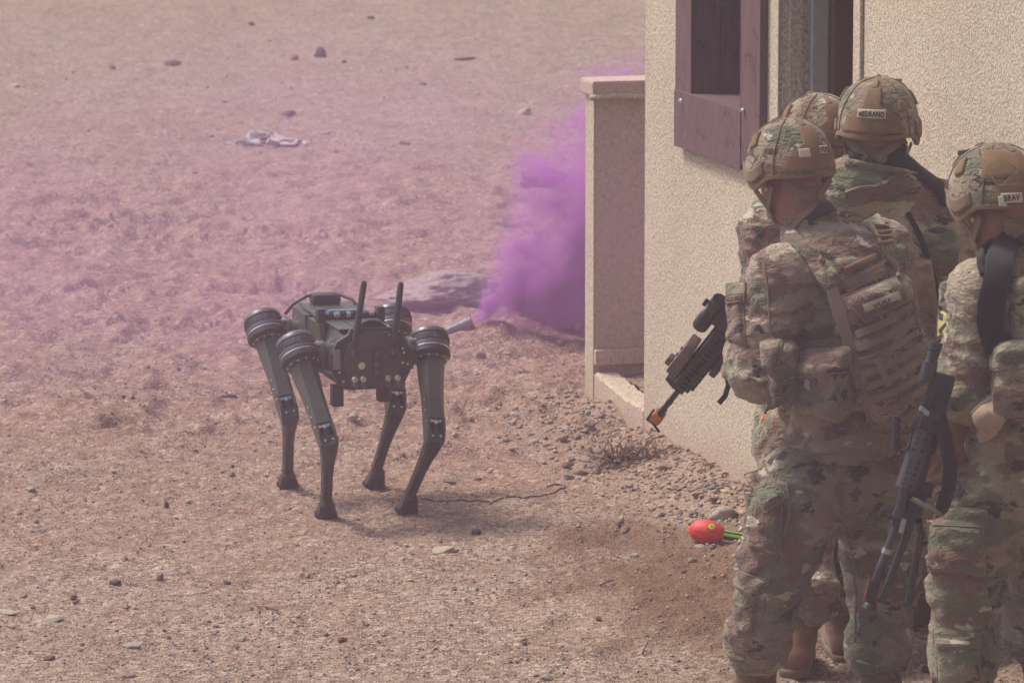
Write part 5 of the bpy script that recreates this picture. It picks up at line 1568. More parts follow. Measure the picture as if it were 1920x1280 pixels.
for k in range(5):
    mb = MB(); mb.lathe(MG(1681 - .4 * k, 786 + 12 * k, -.03), (0, 0, -1), [(0, .0115), (.001, .0135), (.008, .0135), (.009, .0115)], 14); mb.build("grip_ring", M_GUN, mgun, auto=40)
mtube("handle_wire", [(1679, 842, -.03), (1688, 845, -.025), (1700, 842, -.02), (1706, 830, -.015), (1710, 806, -.01), (1714, 796, -.01)], .0045, M_GUNG, 8)
mb_box("handle_clamp", 1714, 796, -.01, .02, .03, .02, M_GUNG, .004)
mtube("spare_lever", [(1710, 934, -.01), (1730, 946, -.02), (1752, 956, -.02), (1764, 966, -.01)], .0075, mat_plain("olive_lever", (.14, .14, .09), .6), 8)
mb = MB(); mb.lathe(MG(1738, 918, .02), mX, [(-.015, .020), (.015, .020)], 16); mb.build("belt_drum_knob", M_GUN, mgun, auto=40)
mb_box("grip_housing", 1716, 945, .03, .05, .06, .05, M_GUN, .01)
P = [MG(1760, 780, .0), MG(1772, 825, -.03), MG(1782, 870, -.05), MG(1778, 915, -.04), MG(1766, 950, -.01), MG(1756, 962, .01)]
P2 = []
for i in range(len(P) - 1):
    for k in range(5): P2.append(P[i].lerp(P[i + 1], k / 5))
ribbon("hanging_sling", P2, [Vector((.25, -.95, 0)).normalized()] * len(P2), M_BWEB, mgun, .042, .004)
# gloved hand of the right soldier on the gun
hs = hand_sdf(at(1792, 800, YD - .10), Vector((-.45, -.1, -.5)), Vector((.25, .9, -.1)), .9, 1, .0048); sdf_obj(hs, "glove", fabric("brown_glove", (.16, .085, .05)), sD)
# ---------------------------------------------------------------- stones
def rock_mat(name, c1, c2, scale=18):
    n = NT(name); co = n.coord()
    f = n.noise(co, scale, 6, .7); g = n.noise(co, scale * 6, 3, .6)
    c = n.mix(n.ramp(f, [(.32, 0.), (.66, 1.)]), c1, c2)
    c = n.mix(n.ramp(g, [(.3, .3), (.6, 0.)]), c, tuple(x * .6 for x in c1))
    h = n.bump(f, .7, .012); h = n.bump(g, .5, .003, h)
    return n.pbr(c, .92, 0, h, .2)
RK = dict(dark=rock_mat("dark_stone", (.07, .055, .055), (.12, .10, .10)), grey=rock_mat("grey_stone", (.24, .19, .165), (.36, .30, .27)),
          pale=rock_mat("pale_stone", (.36, .31, .26), (.52, .46, .40)), cream=rock_mat("cream_stone", (.42, .34, .24), (.60, .52, .40)),
          red=rock_mat("red_brown_stone", (.17, .075, .05), (.28, .14, .09)), tan=rock_mat("tan_stone", (.30, .21, .155), (.44, .33, .25)))
def rock_mesh(seed, sub=2, rough=.25):
    bm = bmesh.new(); bmesh.ops.create_icosphere(bm, subdivisions=sub, radius=1.0)
    P = np.array([v.co[:] for v in bm.verts])
    r_ = np.random.default_rng(seed)
    for _ in range(13):                     # broken planes
        d = r_.normal(size=3); d /= np.linalg.norm(d); t = r_.uniform(.45, .82)
        k = P @ d; m = k > t; P[m] -= np.outer(k[m] - t, d) * .85
    P *= (1 + rough * fbm(P[:, 0] * 1.3 + seed, P[:, 1] * 1.3, P[:, 2] * 1.3, 3))[:, None]
    for v, p in zip(bm.verts, P): v.co = p
    me = bpy.data.meshes.new("rock"); bm.to_mesh(me); bm.free()
    me.polygons.foreach_set("use_smooth", np.full(len(me.polygons), sub >= 3)); return me
RM_ = {}
for k, m in RK.items():
    RM_[k] = []
    for i in range(5):
        me = rock_mesh(hash((i, 7)) % 1000 + len(k) * 13 + i, 2); me.materials.append(m); RM_[k].append(me)
def stone(px, py, w, h, kind, label, group=None, name="stone", sub=None, rot=None):
    g = on_ground(px, py + h * .35)
    s = FPX / g.y; ww, hh = w / s, h / s
    me = RM_[kind][random.randrange(5)]
    if sub: me = rock_mesh(random.randrange(999), sub, .22); me.materials.append(RK[kind])
    o = bpy.data.objects.new(name, me); link(o)
    o.scale = (ww * .5, ww * random.uniform(.36, .5), hh * .62)
    o.rotation_euler = (random.uniform(-.12, .12), random.uniform(-.12, .12), rot if rot is not None else random.uniform(-.5, .5))
    o.location = (g.x, g.y, g.z + hh * .22)
    tag(o, label, "stone", group); return o
for row in (
    (600, 97, 26, 30, 'dark', "upright dark brown rock in the far yard, tallest of the far stones"),
    (325, 119, 40, 13, 'dark', "long dark grey rock lying flat in the far left of the yard"),
    (211, 125, 19, 14, 'grey', "pale topped grey rock left of the long dark rock"),
    (551, 109, 20, 13, 'red', "brown rock just left of the upright dark rock"),
    (645, 115, 15, 9, 'dark', "small dark rock just right of the upright dark rock"),
    (872, 110, 46, 8, 'dark', "thin dark slab lying flat in the far yard near the house"),
    (540, 212, 42, 13, 'dark', "dark grey slab lying behind the white rag"),
    (613, 250, 25, 8, 'grey', "small grey rock just right of the white rag"),
    (459, 352, 14, 12, 'dark', "round dark stone midway between the rag and the robot"),
    (985, 210, 34, 17, 'cream', "cream coloured block in the yard left of the parapet"),
    (695, 32, 20, 8, 'dark', "dark stone near the top edge of the picture"),
    (472, 44, 14, 9, 'red', "reddish stone near the top edge left of the middle"),
    (758, 268, 32, 11, 'red', "reddish clod of earth right of the white rag"),
    (515, 309, 17, 8, 'pale', "small pale stone below the white rag"),
    (28, 161, 26, 9, 'cream', "flat cream stone at the far left edge of the yard"),
    (793, 157, 22, 7, 'dark', "thin dark stone below the flat dark slab"),
    (663, 776, 27, 17, 'pale', "pale grey stone on the ground under the robot"),
    (430, 741, 38, 8, 'red', "flat reddish clod left of the robot"),
    (902, 665, 25, 22, 'tan', "rounded tan stone to the right of the robot"),
    (435, 888, 18, 12, 'grey', "grey stone left of the robot's rear foot"),
    (312, 945, 13, 17, 'dark', "upright dark stone in the left foreground"),
    (353, 938, 14, 9, 'cream', "cream stone beside the upright dark stone"),
    (393, 942, 20, 9, 'pale', "flat pale stone right of the upright dark stone"),
    (57, 915, 27, 10, 'pale', "flat pale stone at the left edge level with the robot's feet"),
    (893, 995, 28, 14, 'dark', "black stone on the open ground right of the robot's feet"),
    (835, 1028, 60, 15, 'cream', "wide flat cream slab below the black stone"),
    (217, 1090, 32, 12, 'dark', "pair like dark stone in the left foreground"),
    (302, 1080, 18, 20, 'grey', "pointed grey stone standing in the left foreground"),
    (138, 1119, 17, 13, 'red', "dark red stone in the left foreground"),
    (236, 1135, 25, 12, 'pale', "pale stone below the pointed grey stone"),
    (248, 1209, 40, 17, 'pale', "large pale grey stone near the bottom left"),
    (99, 1157, 52, 13, 'cream', "long flat cream slab near the left edge"),
    (18, 1146, 60, 9, 'cream', "thin flat cream slab cut by the left edge"),
    (92, 1232, 28, 12, 'red', "reddish stone near the bottom left corner"),
    (425, 1090, 18, 7, 'dark', "thin dark stone in the foreground left of the middle"),
    (405, 1172, 18, 9, 'grey', "small grey stone low in the foreground left of the middle"),
    (455, 1197, 26, 9, 'pale', "flat pale stone low in the foreground"),
    (641, 1198, 22, 12, 'red', "rounded reddish stone low in the foreground"),
    (508, 1228, 15, 8, 'pale', "little pale stone by the bottom edge left of the middle"),
    (246, 1266, 26, 10, 'grey', "grey stone at the bottom edge on the left"),
    (1025, 1268, 30, 15, 'cream', "squarish cream stone at the bottom edge"),
    (985, 1205, 14, 10, 'dark', "small dark stone low in the middle foreground"),
    (893, 1104, 17, 10, 'pale', "pale stone beside the scuffed earth in the foreground"),
    (851, 1103, 13, 11, 'grey', "round grey stone beside the scuffed earth"),
    (1122, 1158, 14, 8, 'red', "small reddish stone in front of the damp earth"),
    (1190, 1040, 26, 12, 'pale', "flat pale stone in front of the red toy football"),
    (843, 900, 36, 13, 'grey', "grey slab right of the robot's front foot"),
    (897, 897, 18, 10, 'red', "reddish stone behind the black wire"),
    (1163, 978, 20, 17, 'tan', "rounded tan stone left of the red toy football"),
    (1312, 1022, 26, 10, 'pale', "pale stone touching the underside of the red toy football"),
    (1337, 1021, 18, 8, 'grey', "flat grey stone under the red toy football"),
    (1113, 873, 36, 17, 'grey', "largest smooth grey stone of the heap by the kerb"),
    (1102, 843, 30, 18, 'tan', "round tan stone at the top of the heap by the kerb"),
    (1096, 860, 32, 12, 'pale', "flat pale stone in the middle of the heap by the kerb"),
    (1084, 884, 32, 14, 'tan', "tan stone at the front of the heap by the kerb"),
    (1082, 818, 22, 13, 'grey', "grey stone behind the heap by the kerb"),
    (1108, 792, 28, 20, 'tan', "tan lump against the foot of the kerb"),
    (1064, 872, 26, 14, 'red', "reddish stone left of the heap by the kerb"),
    (1358, 962, 66, 34, 'pale', "large pale rock against the wall behind the red toy football"),
    (1300, 962, 30, 14, 'grey', "grey stone beside the large pale rock"),
    (1310, 925, 34, 15, 'tan', "tan stone by the looped wire at the wall"),
    (1246, 872, 40, 16, 'tan', "flat tan slab by the dry weed at the wall"),
    (1735, 1252, 24, 22, 'dark', "black lump on the ground between the soldiers' feet at lower right"),
    (1054, 640, 22, 15, 'grey', "grey stone by the foot of the parapet wall"),
    (1085, 612, 20, 16, 'red', "reddish stone in the shade behind the parapet"),
):
    px, py, w, h, kind, label = row
    stone(px, py, w, h, kind, label, sub=3 if w > 28 else None)
def boulder(px0, px1, py_top, py_base, kind, label, flat=1.0, seed=1, depth=.6):
    g = on_ground((px0 + px1) / 2, py_base); s = FPX / g.y
    w = (px1 - px0) / s; dpt = w * depth; h = (py_base - py_top) / s
    hh = max(.06, (h - dpt * .14) * 1.15)
    me = rock_mesh(seed, 5, .16); 
    P = np.array([v.co[:] for v in me.vertices]); P *= (1 + .09 * fbm(P[:, 0] * 6, P[:, 1] * 7, P[:, 2] * 7, 4))[:, None]
    me.vertices.foreach_set("co", P.ravel()); me.materials.append(kind)
    o = bpy.data.objects.new("boulder", me); link(o); o.scale = (w * .52, dpt * .55, hh * .62)
    o.location = (g.x, g.y + dpt * .38, g.z + hh * .34); o.rotation_euler = (0, 0, .1)
    tag(o, label, "boulder"); return o
M_BOUL = rock_mat("lichened_boulder", (.20, .14, .125), (.44, .37, .35), 14)
M_BOUL2 = rock_mat("dark_boulder", (.15, .085, .065), (.24, .15, .12), 9)
boulder(694, 950, 490, 588, M_BOUL, "broad pale boulder behind the robot, half veiled by smoke", seed=21, depth=1.1)
boulder(948, 1070, 312, 356, M_BOUL2, "brown boulder seen through the violet smoke", seed=5)
boulder(932, 1120, 505, 618, M_BOUL2, "dark boulder behind the smoke canister beside the parapet", seed=9, depth=.7)
# rubble at the foot of the wall and loose stones over the yard
random.seed(5)
CN = dict(pale='pale', tan='tan', dark='dark', grey='grey', red='reddish', cream='cream')
SHP = lambda w, h_: ("flat " if h_ < w * .52 else "") + ("larger " if w > 17 else "")
def zone_wall(px, py):
    if px < 1110: return "in front of the kerb"
    if px < 1230: return "around the dry weed at the wall"
    if px < 1330: return "on the bank of dirt under the carbine muzzle"
    return "in the rubble between the toy football and the wall"
def zone_yard(px, py):
    side = "left" if px < 480 else ("right" if px > 880 else "middle")
    if py < 300: return "in the far yard near the rag, %s side" % side
    if py < 600: return "on the churned red dirt beyond the robot, %s side" % side
    if py < 980: return "on the dirt level with the robot, %s side" % side
    return "on the gravelly foreground, %s side" % side
for k in range(150):
    t = random.uniform(-.25, 3.4); n_ = -abs(random.gauss(.0, .24)) - .02
    p = W(t, n_, 0); px, py = pix(p)
    if not (0 < px < 1560): continue
    w = random.choice((7, 8, 9, 10, 12, 14, 17, 22)) * random.uniform(.8, 1.2); h_ = w * random.uniform(.4, .75); kd = random.choice(('pale', 'tan', 'tan', 'grey', 'pale', 'cream', 'tan'))
    stone(px, py, w, h_, kd, "small %s%s stone %s" % (SHP(w, h_), CN[kd], zone_wall(px, py)), "rubble stones along the foot of the wall")
for k in range(95):
    px = random.uniform(0, 1400) if k % 4 else random.uniform(0, 900); py = random.uniform(5, 1280) if k % 3 else random.uniform(640, 1280)
    if px > 1050 and py < 700: continue
    if px > 1200 and py < 950: continue
    w = random.choice((6, 7, 8, 9, 10, 12, 15)) * (1.0 if py > 600 else .8); h_ = w * random.uniform(.36, .7); kd = random.choice(('pale', 'tan', 'dark', 'grey', 'red', 'grey', 'cream'))
    stone(px, py, w, h_, kd, "small %s%s stone %s" % (SHP(w, h_), CN[kd], zone_yard(px, py)), "loose stones scattered over the yard")

# ---------------------------------------------------------------- gravel
def gravel(N=52000):
    r_ = np.random.default_rng(3); NB = 1500
    y = 11.4 * (1 / (1 - r_.uniform(0, 1, N) * (1 - 11.4 / 34)))
    x = r_.uniform(-.15, .15, N) * y
    tb = r_.uniform(-.3, 3.6, NB); nb_ = -np.abs(r_.normal(0, .22, NB)) - .01
    x[:NB] = WO.x + WD.x * tb + WIN.x * nb_; y[:NB] = WO.y + WD.y * tb + WIN.y * nb_
    dens = fbm(x * .9, y * .7, 6.1, 3); keep = dens + r_.uniform(-.5, .7, N) > -.1; keep[:NB] = True; big = np.zeros(N); big[:NB] = r_.beta(1, 3, NB) * .022 + .003; big[NB:NB + 1500] = r_.beta(1, 3, 1500) * .012
    wl = (x - WO.x) * WIN.x + (y - WO.y) * WIN.y; tt = (x - WO.x) * WD.x + (y - WO.y) * WD.y
    keep &= ~((wl > -.01) & (tt > -.15)); x, y, big = x[keep], y[keep], big[keep]; N = len(x)
    z = ground_h(x, y)
    s = .0022 + .0050 * r_.beta(1.2, 5, N) * 2 + .00009 * (y - 11) + .006 * (r_.uniform(0, 1, N) > .975) + big * .6
    base = np.array([(1, 0, 0), (-.3, .9, 0), (-.7, -.7, 0), (.1, .1, .8), (.0, -.1, -.6), (.4, .5, .45)], float)
    F = np.array([(0, 5, 3), (5, 1, 3), (1, 2, 3), (2, 0, 3), (0, 4, 1), (1, 4, 2), (2, 4, 0), (0, 1, 5)])
    V = base[None] * s[:, None, None] * r_.uniform(.6, 1.35, (N, 1, 3)) + r_.normal(size=(N, 6, 3)) * (s * .16)[:, None, None]
    a = r_.uniform(0, 6.28, N); c, sn = np.cos(a), np.sin(a)
    X = V[..., 0] * c[:, None] - V[..., 1] * sn[:, None] + x[:, None]; Y = V[..., 0] * sn[:, None] + V[..., 1] * c[:, None] + y[:, None]
    Z = V[..., 2] * .8 + (z + s * .2)[:, None]
    P = np.stack([X, Y, Z], -1).reshape(-1, 3)
    FF = (F[None] + (np.arange(N) * 6)[:, None, None]).reshape(-1, 3)
    me = bpy.data.meshes.new("gravel")
    me.vertices.add(len(P)); me.vertices.foreach_set("co", P.ravel())
    me.loops.add(FF.size); me.loops.foreach_set("vertex_index", FF.ravel().astype(np.int32))
    me.polygons.add(len(FF)); me.polygons.foreach_set("loop_start", np.arange(0, FF.size, 3, dtype=np.int32)); me.update(calc_edges=True)
    pal = np.array([(.36, .27, .20), (.30, .20, .14), (.12, .095, .09), (.52, .45, .38), (.22, .12, .085), (.20, .17, .16), (.42, .31, .22)])
    ci = r_.choice(len(pal), N, p=[.24, .18, .16, .10, .12, .10, .10]); ci[big > .004] = r_.choice([0, 6, 6, 1, 5, 0], int((big > .004).sum())); colr = pal[ci] * r_.uniform(.8, 1.2, (N, 1))
    ca = me.color_attributes.new("tone", 'FLOAT_COLOR', 'POINT'); C4 = np.ones((N, 6, 4), np.float32); C4[..., :3] = colr[:, None]
    ca.data.foreach_set("color", C4.ravel())
    n = NT("gravel_mix"); a_ = n.n("ShaderNodeAttribute"); a_.attribute_name = "tone"; co = n.coord()
    m = n.pbr(n.mix(n.ramp(n.noise(co, 200, 2), [(.3, .3), (.7, 0.)]), a_.outputs['Color'], (.2, .13, .1)), .93, 0, None, .2)
    me.materials.append(m); o = bpy.data.objects.new("gravel", me); link(o); o["kind"] = "stuff"; o["label"] = "fine mixed gravel strewn over the soil"
gravel()

# ---------------------------------------------------------------- smoke canister
c0, c1 = on_ground(838, 627, .03), on_ground(884, 612, .045)
c1.y = c0.y + .01
M_CAN = mat_plain("grey_canister_paint", (.11, .115, .13), .5, .3, .2, 60)
can = thing("smoke_canister", "grey ribbed smoke canister lying on the dirt with violet smoke streaming out", "smoke canister", tuple(c0))
ca_ = (at(886, 604, c0.y) - at(838, 624, c0.y)); L = ca_.length; b0 = at(838, 624, c0.y)
mb = MB(); mb.lathe(b0, ca_, [(0, .0), (0, .022), (.004, .026), (L * .45, .0265), (L * .46, .0295), (L * .55, .0295), (L * .56, .0275), (L * .7, .0275), (L * .71, .031), (L * .86, .031), (L * .87, .028), (L * .97, .0275), (L, .018), (L * 1.02, .0)], 24)
mb.build("can_body", M_CAN, can, auto=40)
for f_ in (.18, .30): mb = MB(); mb.lathe(b0 + ca_ * f_, ca_, [(0, .0268), (.002, .0285), (.006, .0285), (.008, .0268)], 24); mb.build("band", M_GREYM, can, auto=40)

# ---------------------------------------------------------------- red toy football with a tail
bc = at(1326, 997, on_ground(1326, 1018).y)
bx = (at(1402, 1017, bc.y - .05) - bc + Vector((0, 0, .012))).normalized(); by = Vector((0, 1, 0)); by = (by - bx * by.dot(bx)).normalized(); bz = bx.cross(by)
if bz.z < 0: bz = -bz
M_REDB = mat_plain("red_foam_rubber", (.62, .030, .022), .55, 0, .06, 40, .1)
M_LIME = mat_plain("lime_plastic", (.28, .60, .05), .5)
ball = thing("toy_football", "red toy football with a lime badge and black tail, lying by the soldier's leg", "toy football", tuple(bc))
nu, nv = 80, 60; v = []; f = []; hl, hr = .066, .042
for j in range(nv + 1):
    t = -1 + 2 * j / nv; tt_ = math.copysign(abs(t) ** .92, t)
    for i in range(nu):
        th = 2 * math.pi * i / nu
        r = hr * (1 - abs(t) ** 2.25) ** .62 * (1.0 if t < 0 else 1 - .06 * t)
        u = (th / (2 * math.pi)) * 6; ch = abs((u % 1) - .5) * 1.3 + t * 2.2
        g_ = (1 if abs(ch % .55) < .055 else 0) * (abs(t) < .86)
        g2 = 1 if abs((u % 1) - .02) < .03 and abs(t) < .9 else 0
        r -= .0016 * max(g_, g2)
        v.append(bc + bx * (hl * tt_) + by * (r * math.cos(th)) + bz * (r * math.sin(th)))
for j in range(nv):
    for i in range(nu): f.append([j * nu + i, j * nu + (i + 1) % nu, (j + 1) * nu + (i + 1) % nu, (j + 1) * nu + i])
mb = MB(); mb.add(v, f); mb.build("ball", M_REDB, ball, True)
nb = (Vector((.1, -.75, .66))).normalized()
mb = MB(); mb.lathe(bc + bx * .010 + nb * .0385, nb, [(0, .017), (.003, .016), (.004, .0)], 20); mb.build("badge_rim", M_REDB, ball, auto=50)
bd = MB(); bd.lathe(bc + bx * .010 + nb * .0412, nb, [(0, .011), (.002, .010), (.003, .0)], 20); bd.build("badge", M_LIME, ball, auto=50)
bd = MB(); bd.lathe(bc + bx * .010 + nb * .0440, nb, [(0, .0032), (.001, .003), (.0015, 0)], 10); bd.build("badge_mark", M_BLK, ball)
t0 = bc + bx * .060
for k, (w_, h_, m_) in enumerate(((.014, .030, M_BLK),)):
    mb = MB(); mb.box(t0 + bx * .085, (.17, w_, h_), Matrix((bx, by, bz)).transposed(), .003); mb.build("tail", m_, ball, auto=40)
mb = MB(); mb.box(t0 + bx * .085 + bz * .0155, (.172, .006, .003), Matrix((bx, by, bz)).transposed(), .001); mb.build("tail_stripe", M_LIME, ball)
mb = MB(); mb.box(t0 + bx * .085 - by * .0085 + bz * .004, (.172, .003, .009), Matrix((bx, by, bz)).transposed(), .001); mb.build("tail_stripe", M_LIME, ball)
for s_ in (-1, 1):
    mb = MB(); mb.box(t0 + bx * .155 + by * s_ * .016, (.05, .004, .045), Matrix((bx, by, bz)).transposed(), .001); mb.build("fin", M_BLK, ball)

# ---------------------------------------------------------------- wires
def wire(pts, r, label, mat=None):
    P = [on_ground(*p, .004) for p in pts]; Q = []
    for i in range(len(P) - 1):
        for k in range(6): 
            q = P[i].lerp(P[i + 1], k / 6); q.z = gz(q.x, q.y) + .003 + .002 * math.sin(i * 3 + k); Q.append(q)
    mb = MB(); mb.tube(Q, r, 6); o = mb.build("wire", mat or M_BLK, None, True, loc=tuple(P[0])); tag(o, label, "wire")
M_WIRE = mat_plain("dusty_black_wire", (.06, .05, .05), .7)
wire([(788, 937), (830, 940), (880, 941), (930, 939), (980, 934), (1020, 929), (1044, 921), (1060, 913), (1050, 909), (1020, 914)], .0032, "thin black wire trailing over the dirt from the robot's front foot", M_WIRE)
wire([(1270, 922), (1284, 914), (1300, 913), (1320, 918), (1345, 923), (1366, 921), (1372, 915), (1358, 911), (1336, 912), (1318, 916)], .0032, "looped black wire on the rubble by the wall", M_WIRE)

# ---------------------------------------------------------------- dry weed, rag and twigs
M_WEED = mat_plain("dry_brown_stems", (.17, .10, .07), .9, 0, .3, 60)
wc = on_ground(1188, 862)
weed = thing("dry_weed", "dry brown tangled weed growing at the foot of the wall", "weed", tuple(wc))
random.seed(3)
for c_ in range(16):
    mb = MB(); o_ = wc + Vector((random.uniform(-.11, .12), random.uniform(-.06, .06), -.005))
    for k in range(9):
        a = random.uniform(0, 6.28); d = Vector((math.cos(a), math.sin(a) * .8, random.uniform(.25, 1.1))).normalized(); p = o_.copy(); P = [p.copy()]
        for s_ in range(5):
            d = (d + Vector((random.uniform(-.5, .5), random.uniform(-.5, .5), random.uniform(-.45, .25)))).normalized(); p = p + d * random.uniform(.014, .028); P.append(p.copy())
        mb.tube(P, [.0028, .0025, .0022, .0018, .0014, .001], 5)
        for s_ in range(2):
            q = P[random.randrange(1, 5)]; e = (d + Vector((random.uniform(-1, 1), random.uniform(-1, 1), random.uniform(-.3, .8)))).normalized()
            mb.tube([q, q + e * .014, q + e * .026 + Vector((0, 0, -.004))], [.002, .0016, .0008], 5)
    b = mb.build("stem_tuft", M_WEED, weed, True); b["kind"] = "stuff"
M_RAG = fabric("dusty_white_cloth", (.40, .35, .32), 60, .8, .35)
rg = on_ground(500, 270); s_ = FPX / rg.y
NX, NY = 60, 24; U, Vv = np.meshgrid(np.linspace(-1, 1, NX), np.linspace(-1, 1, NY), indexing='ij')
X = U * .24 + .06 * noise3(U * 3, Vv * 2, 1.); Y = Vv * .12 * (1 - .6 * U ** 2 + .5 * noise3(U * 3, 0 * U, 5.)) + .07 * noise3(U * 3, Vv * 2, 2.)
Z = .05 * np.clip(fbm(U * 2.4, Vv * 1.8, 7.7, 4) + .15, 0, 2) * (1 - U ** 4) * (1 - Vv ** 4) + .06 * np.exp(-((U + .1) / .35) ** 2) * np.clip(1 - Vv ** 2, 0, 1) * .7
P = np.stack([X + rg.x, Y + rg.y, Z * 1.1 + rg.z + .006], -1).reshape(-1, 3)
I = np.arange(NX * NY).reshape(NX, NY); F = np.stack([I[:-1, :-1], I[1:, :-1], I[1:, 1:], I[:-1, 1:]], -1).reshape(-1, 4)
F = [list(map(int, q)) for q in F if not (noise3(np.array([P[q[0]][0] * 14]), np.array([P[q[0]][1] * 14]), np.array([2.]))[0] > .25)]
o = mesh_obj("rag", P, F, M_RAG, None, True, loc=tuple(rg)); tag(o, "torn dusty white rag lying crumpled in the far yard", "rag")
sm = o.modifiers.new("thickness", 'SOLIDIFY'); sm.thickness = .004
for (a, b, lab) in (((1205, 1228), (1214, 1210), "short red brown twig in the foreground near the soldier's boot"), ((1125, 1100), (1150, 1094), "pale straw lying on the damp earth"), ((480, 1138), (520, 1150), "thin dry stalk in the left foreground")):
    p, q = on_ground(*a, .006), on_ground(*b, .012); mb = MB(); mb.tube([p, p.lerp(q, .5) + Vector((0, 0, .004)), q], .0035, 6); tag(mb.build("twig", M_WEED, None, True, loc=tuple(p)), lab, "twig")
# ---------------------------------------------------------------- air: haze and smoke
def vol_box(name, lo, hi, mat, label):
    mb = MB(); c = (Vector(lo) + Vector(hi)) / 2; s = Vector(hi) - Vector(lo)
    mb.box(c, tuple(s))
    o = mb.build(name, mat, loc=tuple(c)); o["kind"] = "stuff"; o["label"] = label
    return o
n = NT("dusty_haze")
v = n.n("ShaderNodeVolumePrincipled"); v.inputs['Color'].default_value = (.88, .74, .82, 1)
v.inputs['Density'].default_value = HAZE_D; v.inputs['Anisotropy'].default_value = .1
n.l(v.outputs[0], n.out.inputs['Volume'])
vol_box("haze", (-30, -2, -1.2), (30, 62, 5.6), n.m, "pale dusty haze filling the air")

def smoke_mat(name, color, build, step=1.0):
    n = NT(name)
    v = n.n("ShaderNodeVolumePrincipled"); v.inputs['Color'].default_value = (*color, 1)
    v.inputs['Anisotropy'].default_value = .0
    n.m.cycles.volume_step_rate = step
    n.l(build(n, v), v.inputs['Density']); n.l(v.outputs[0], n.out.inputs['Volume'])
    return n.m
def vecdot(n, co, d):
    nd = n.n("ShaderNodeVectorMath"); nd.operation = 'DOT_PRODUCT'; n.l(co, nd.inputs[0]); nd.inputs[1].default_value = d
    return nd.outputs['Value']
def vlen(n, co):
    nd = n.n("ShaderNodeVectorMath"); nd.operation = 'LENGTH'; n.l(co, nd.inputs[0]); return nd.outputs['Value']

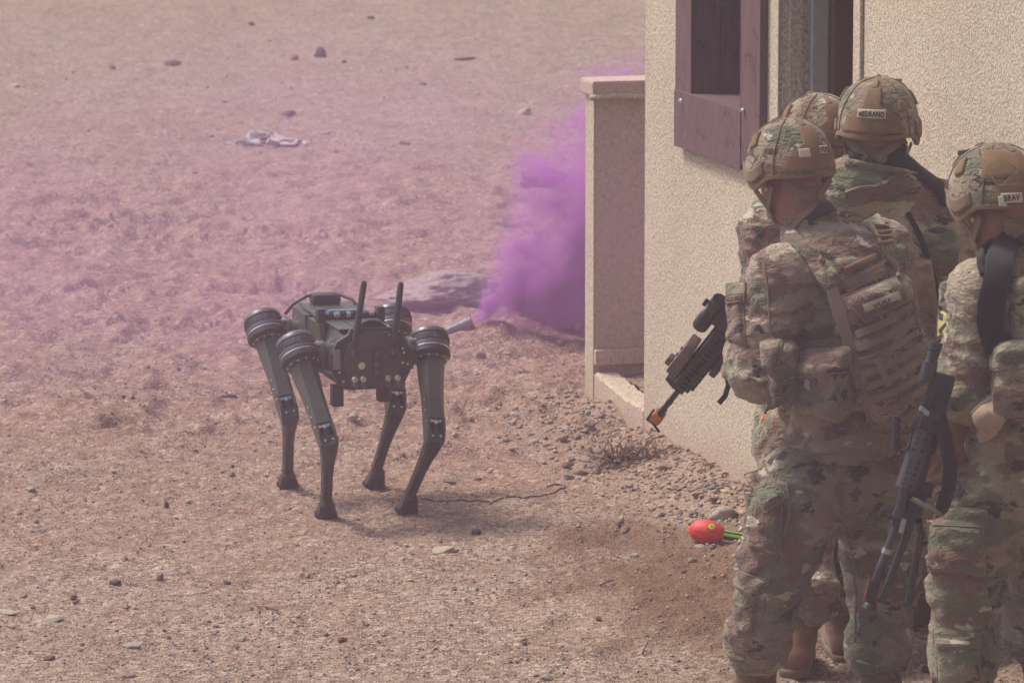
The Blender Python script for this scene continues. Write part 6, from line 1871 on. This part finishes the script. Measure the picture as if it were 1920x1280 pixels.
# the plume leaves the canister mouth, fans out to the right and rises behind the parapet
SM = at(887, 604, c0.y)
def plume(n, v):
    co = n.coord(scale=(1, 1.7, 1))
    nz = n.n("ShaderNodeTexNoise"); nz.inputs['Scale'].default_value = 3.0; nz.inputs['Detail'].default_value = 5
    n.l(co, nz.inputs['Vector'])
    sub = n.n("ShaderNodeVectorMath"); sub.operation = 'SUBTRACT'; n.l(nz.outputs['Color'], sub.inputs[0]); sub.inputs[1].default_value = (.5, .5, .5)
    r0 = vlen(n, co)
    wamt = n.math('MULTIPLY', n.math('ADD', r0, .0), .95)
    sc = n.n("ShaderNodeVectorMath"); sc.operation = 'SCALE'; n.l(sub.outputs[0], sc.inputs[0]); n.l(wamt, sc.inputs['Scale'])
    ad = n.n("ShaderNodeVectorMath"); ad.operation = 'ADD'; n.l(co, ad.inputs[0]); n.l(sc.outputs[0], ad.inputs[1])
    p = ad.outputs[0]
    ax = Vector((.86, -.05, .56)).normalized()
    a = vecdot(n, p, ax[:]); r = vlen(n, p)
    rr = n.math('MAXIMUM', n.math('SUBTRACT', n.math('MULTIPLY', r, r), n.math('MULTIPLY', a, a)), 0.0)
    rho = n.math('SQRT', rr)
    R = n.math('ADD', .018, n.math('MULTIPLY', n.math('MAXIMUM', a, 0.0), 1.0))
    e = n.math('SUBTRACT', 1.0, n.math('DIVIDE', rho, R))
    core = n.ramp(e, [(.0, 0.), (.22, .05), (.5, .35), (.85, 1.)])
    near = n.ramp(a, [(0.0, 0.), (.015, 1.)])
    fall = n.math('DIVIDE', 1.0, n.math('ADD', .10, n.math('MULTIPLY', a, 1.0)))
    nb = n.ramp(n.noise(p, 4.2, 6, .68, .6), [(.38, .02), (.50, .30), (.60, 1.5)])
    d = n.math('MULTIPLY', n.math('MULTIPLY', core, near), n.math('MULTIPLY', fall, nb))
    sx = n.n('ShaderNodeSeparateXYZ'); n.l(p, sx.inputs[0])
    top = n.ramp(n.math('ADD', sx.outputs[2], n.math('MULTIPLY', sx.outputs[0], -.75)), [(.46, 1.), (.72, 0.)])
    top = n.math('MULTIPLY', top, n.ramp(sx.outputs[2], [(.86, 1.), (1., 0.)]))
    return n.math('MULTIPLY', n.math('MULTIPLY', d, top), PLUME_D)
pm = smoke_mat("violet_smoke", (.68, .25, .76), plume, .16)
mb = MB(); mb.box(SM + Vector((.95, 0, .70)), (2.3, 1.9, 1.6))
o = mb.build("smoke_plume", pm, loc=tuple(SM)); o["kind"] = "stuff"; o["label"] = "dense violet smoke plume pouring from the canister behind the parapet"

# thin smoke drifting left across the yard
DC = on_ground(640, 500)
def drift(n, v):
    co = n.coord(scale=(1 / 4.6, 1 / 4.2, 1 / 1.15))
    r = vlen(n, co)
    fade = n.ramp(r, [(.15, 1.), (1., 0.)])
    co2 = n.coord(scale=(1, .8, 1.5))
    nb = n.ramp(n.noise(co2, .75, 4, .55, .6), [(.38, .04), (.66, 1.)])
    return n.math('MULTIPLY', n.math('MULTIPLY', fade, nb), DRIFT_D)
dm = smoke_mat("thin_violet_smoke", (.84, .44, .84), drift, 1.2)
c = Vector((-1.1, 20.5, .45))
mb = MB(); mb.box(c + Vector((0, 0, .35)), (9.2, 8.4, 1.7))
o = mb.build("smoke_drift", dm, loc=tuple(c)); o["kind"] = "stuff"; o["label"] = "thin violet smoke drifting over the ground behind the robot"
# smoke that has drifted closer, between the camera and the soldiers
def veil(n, v):
    co = n.coord(scale=(1 / 2.1, 1 / 2.6, 1 / 1.3))
    r = vlen(n, co)
    fade = n.ramp(r, [(.1, 1.), (1., 0.)])
    nb = n.ramp(n.noise(n.coord(), .95, 3, .5, .3), [(.36, .08), (.64, 1.)])
    return n.math('MULTIPLY', n.math('MULTIPLY', fade, nb), VEIL_D)
vm = smoke_mat("thin_mauve_smoke", (.66, .36, .55), veil, 1.2)
c = Vector((-.62, 11.6, 1.35))
mb = MB(); mb.box(c, (4.3, 5.2, 2.6))
o = mb.build("smoke_veil", vm, loc=tuple(c)); o["kind"] = "stuff"; o["label"] = "thin mauve smoke hanging in front of the robot and the soldiers"
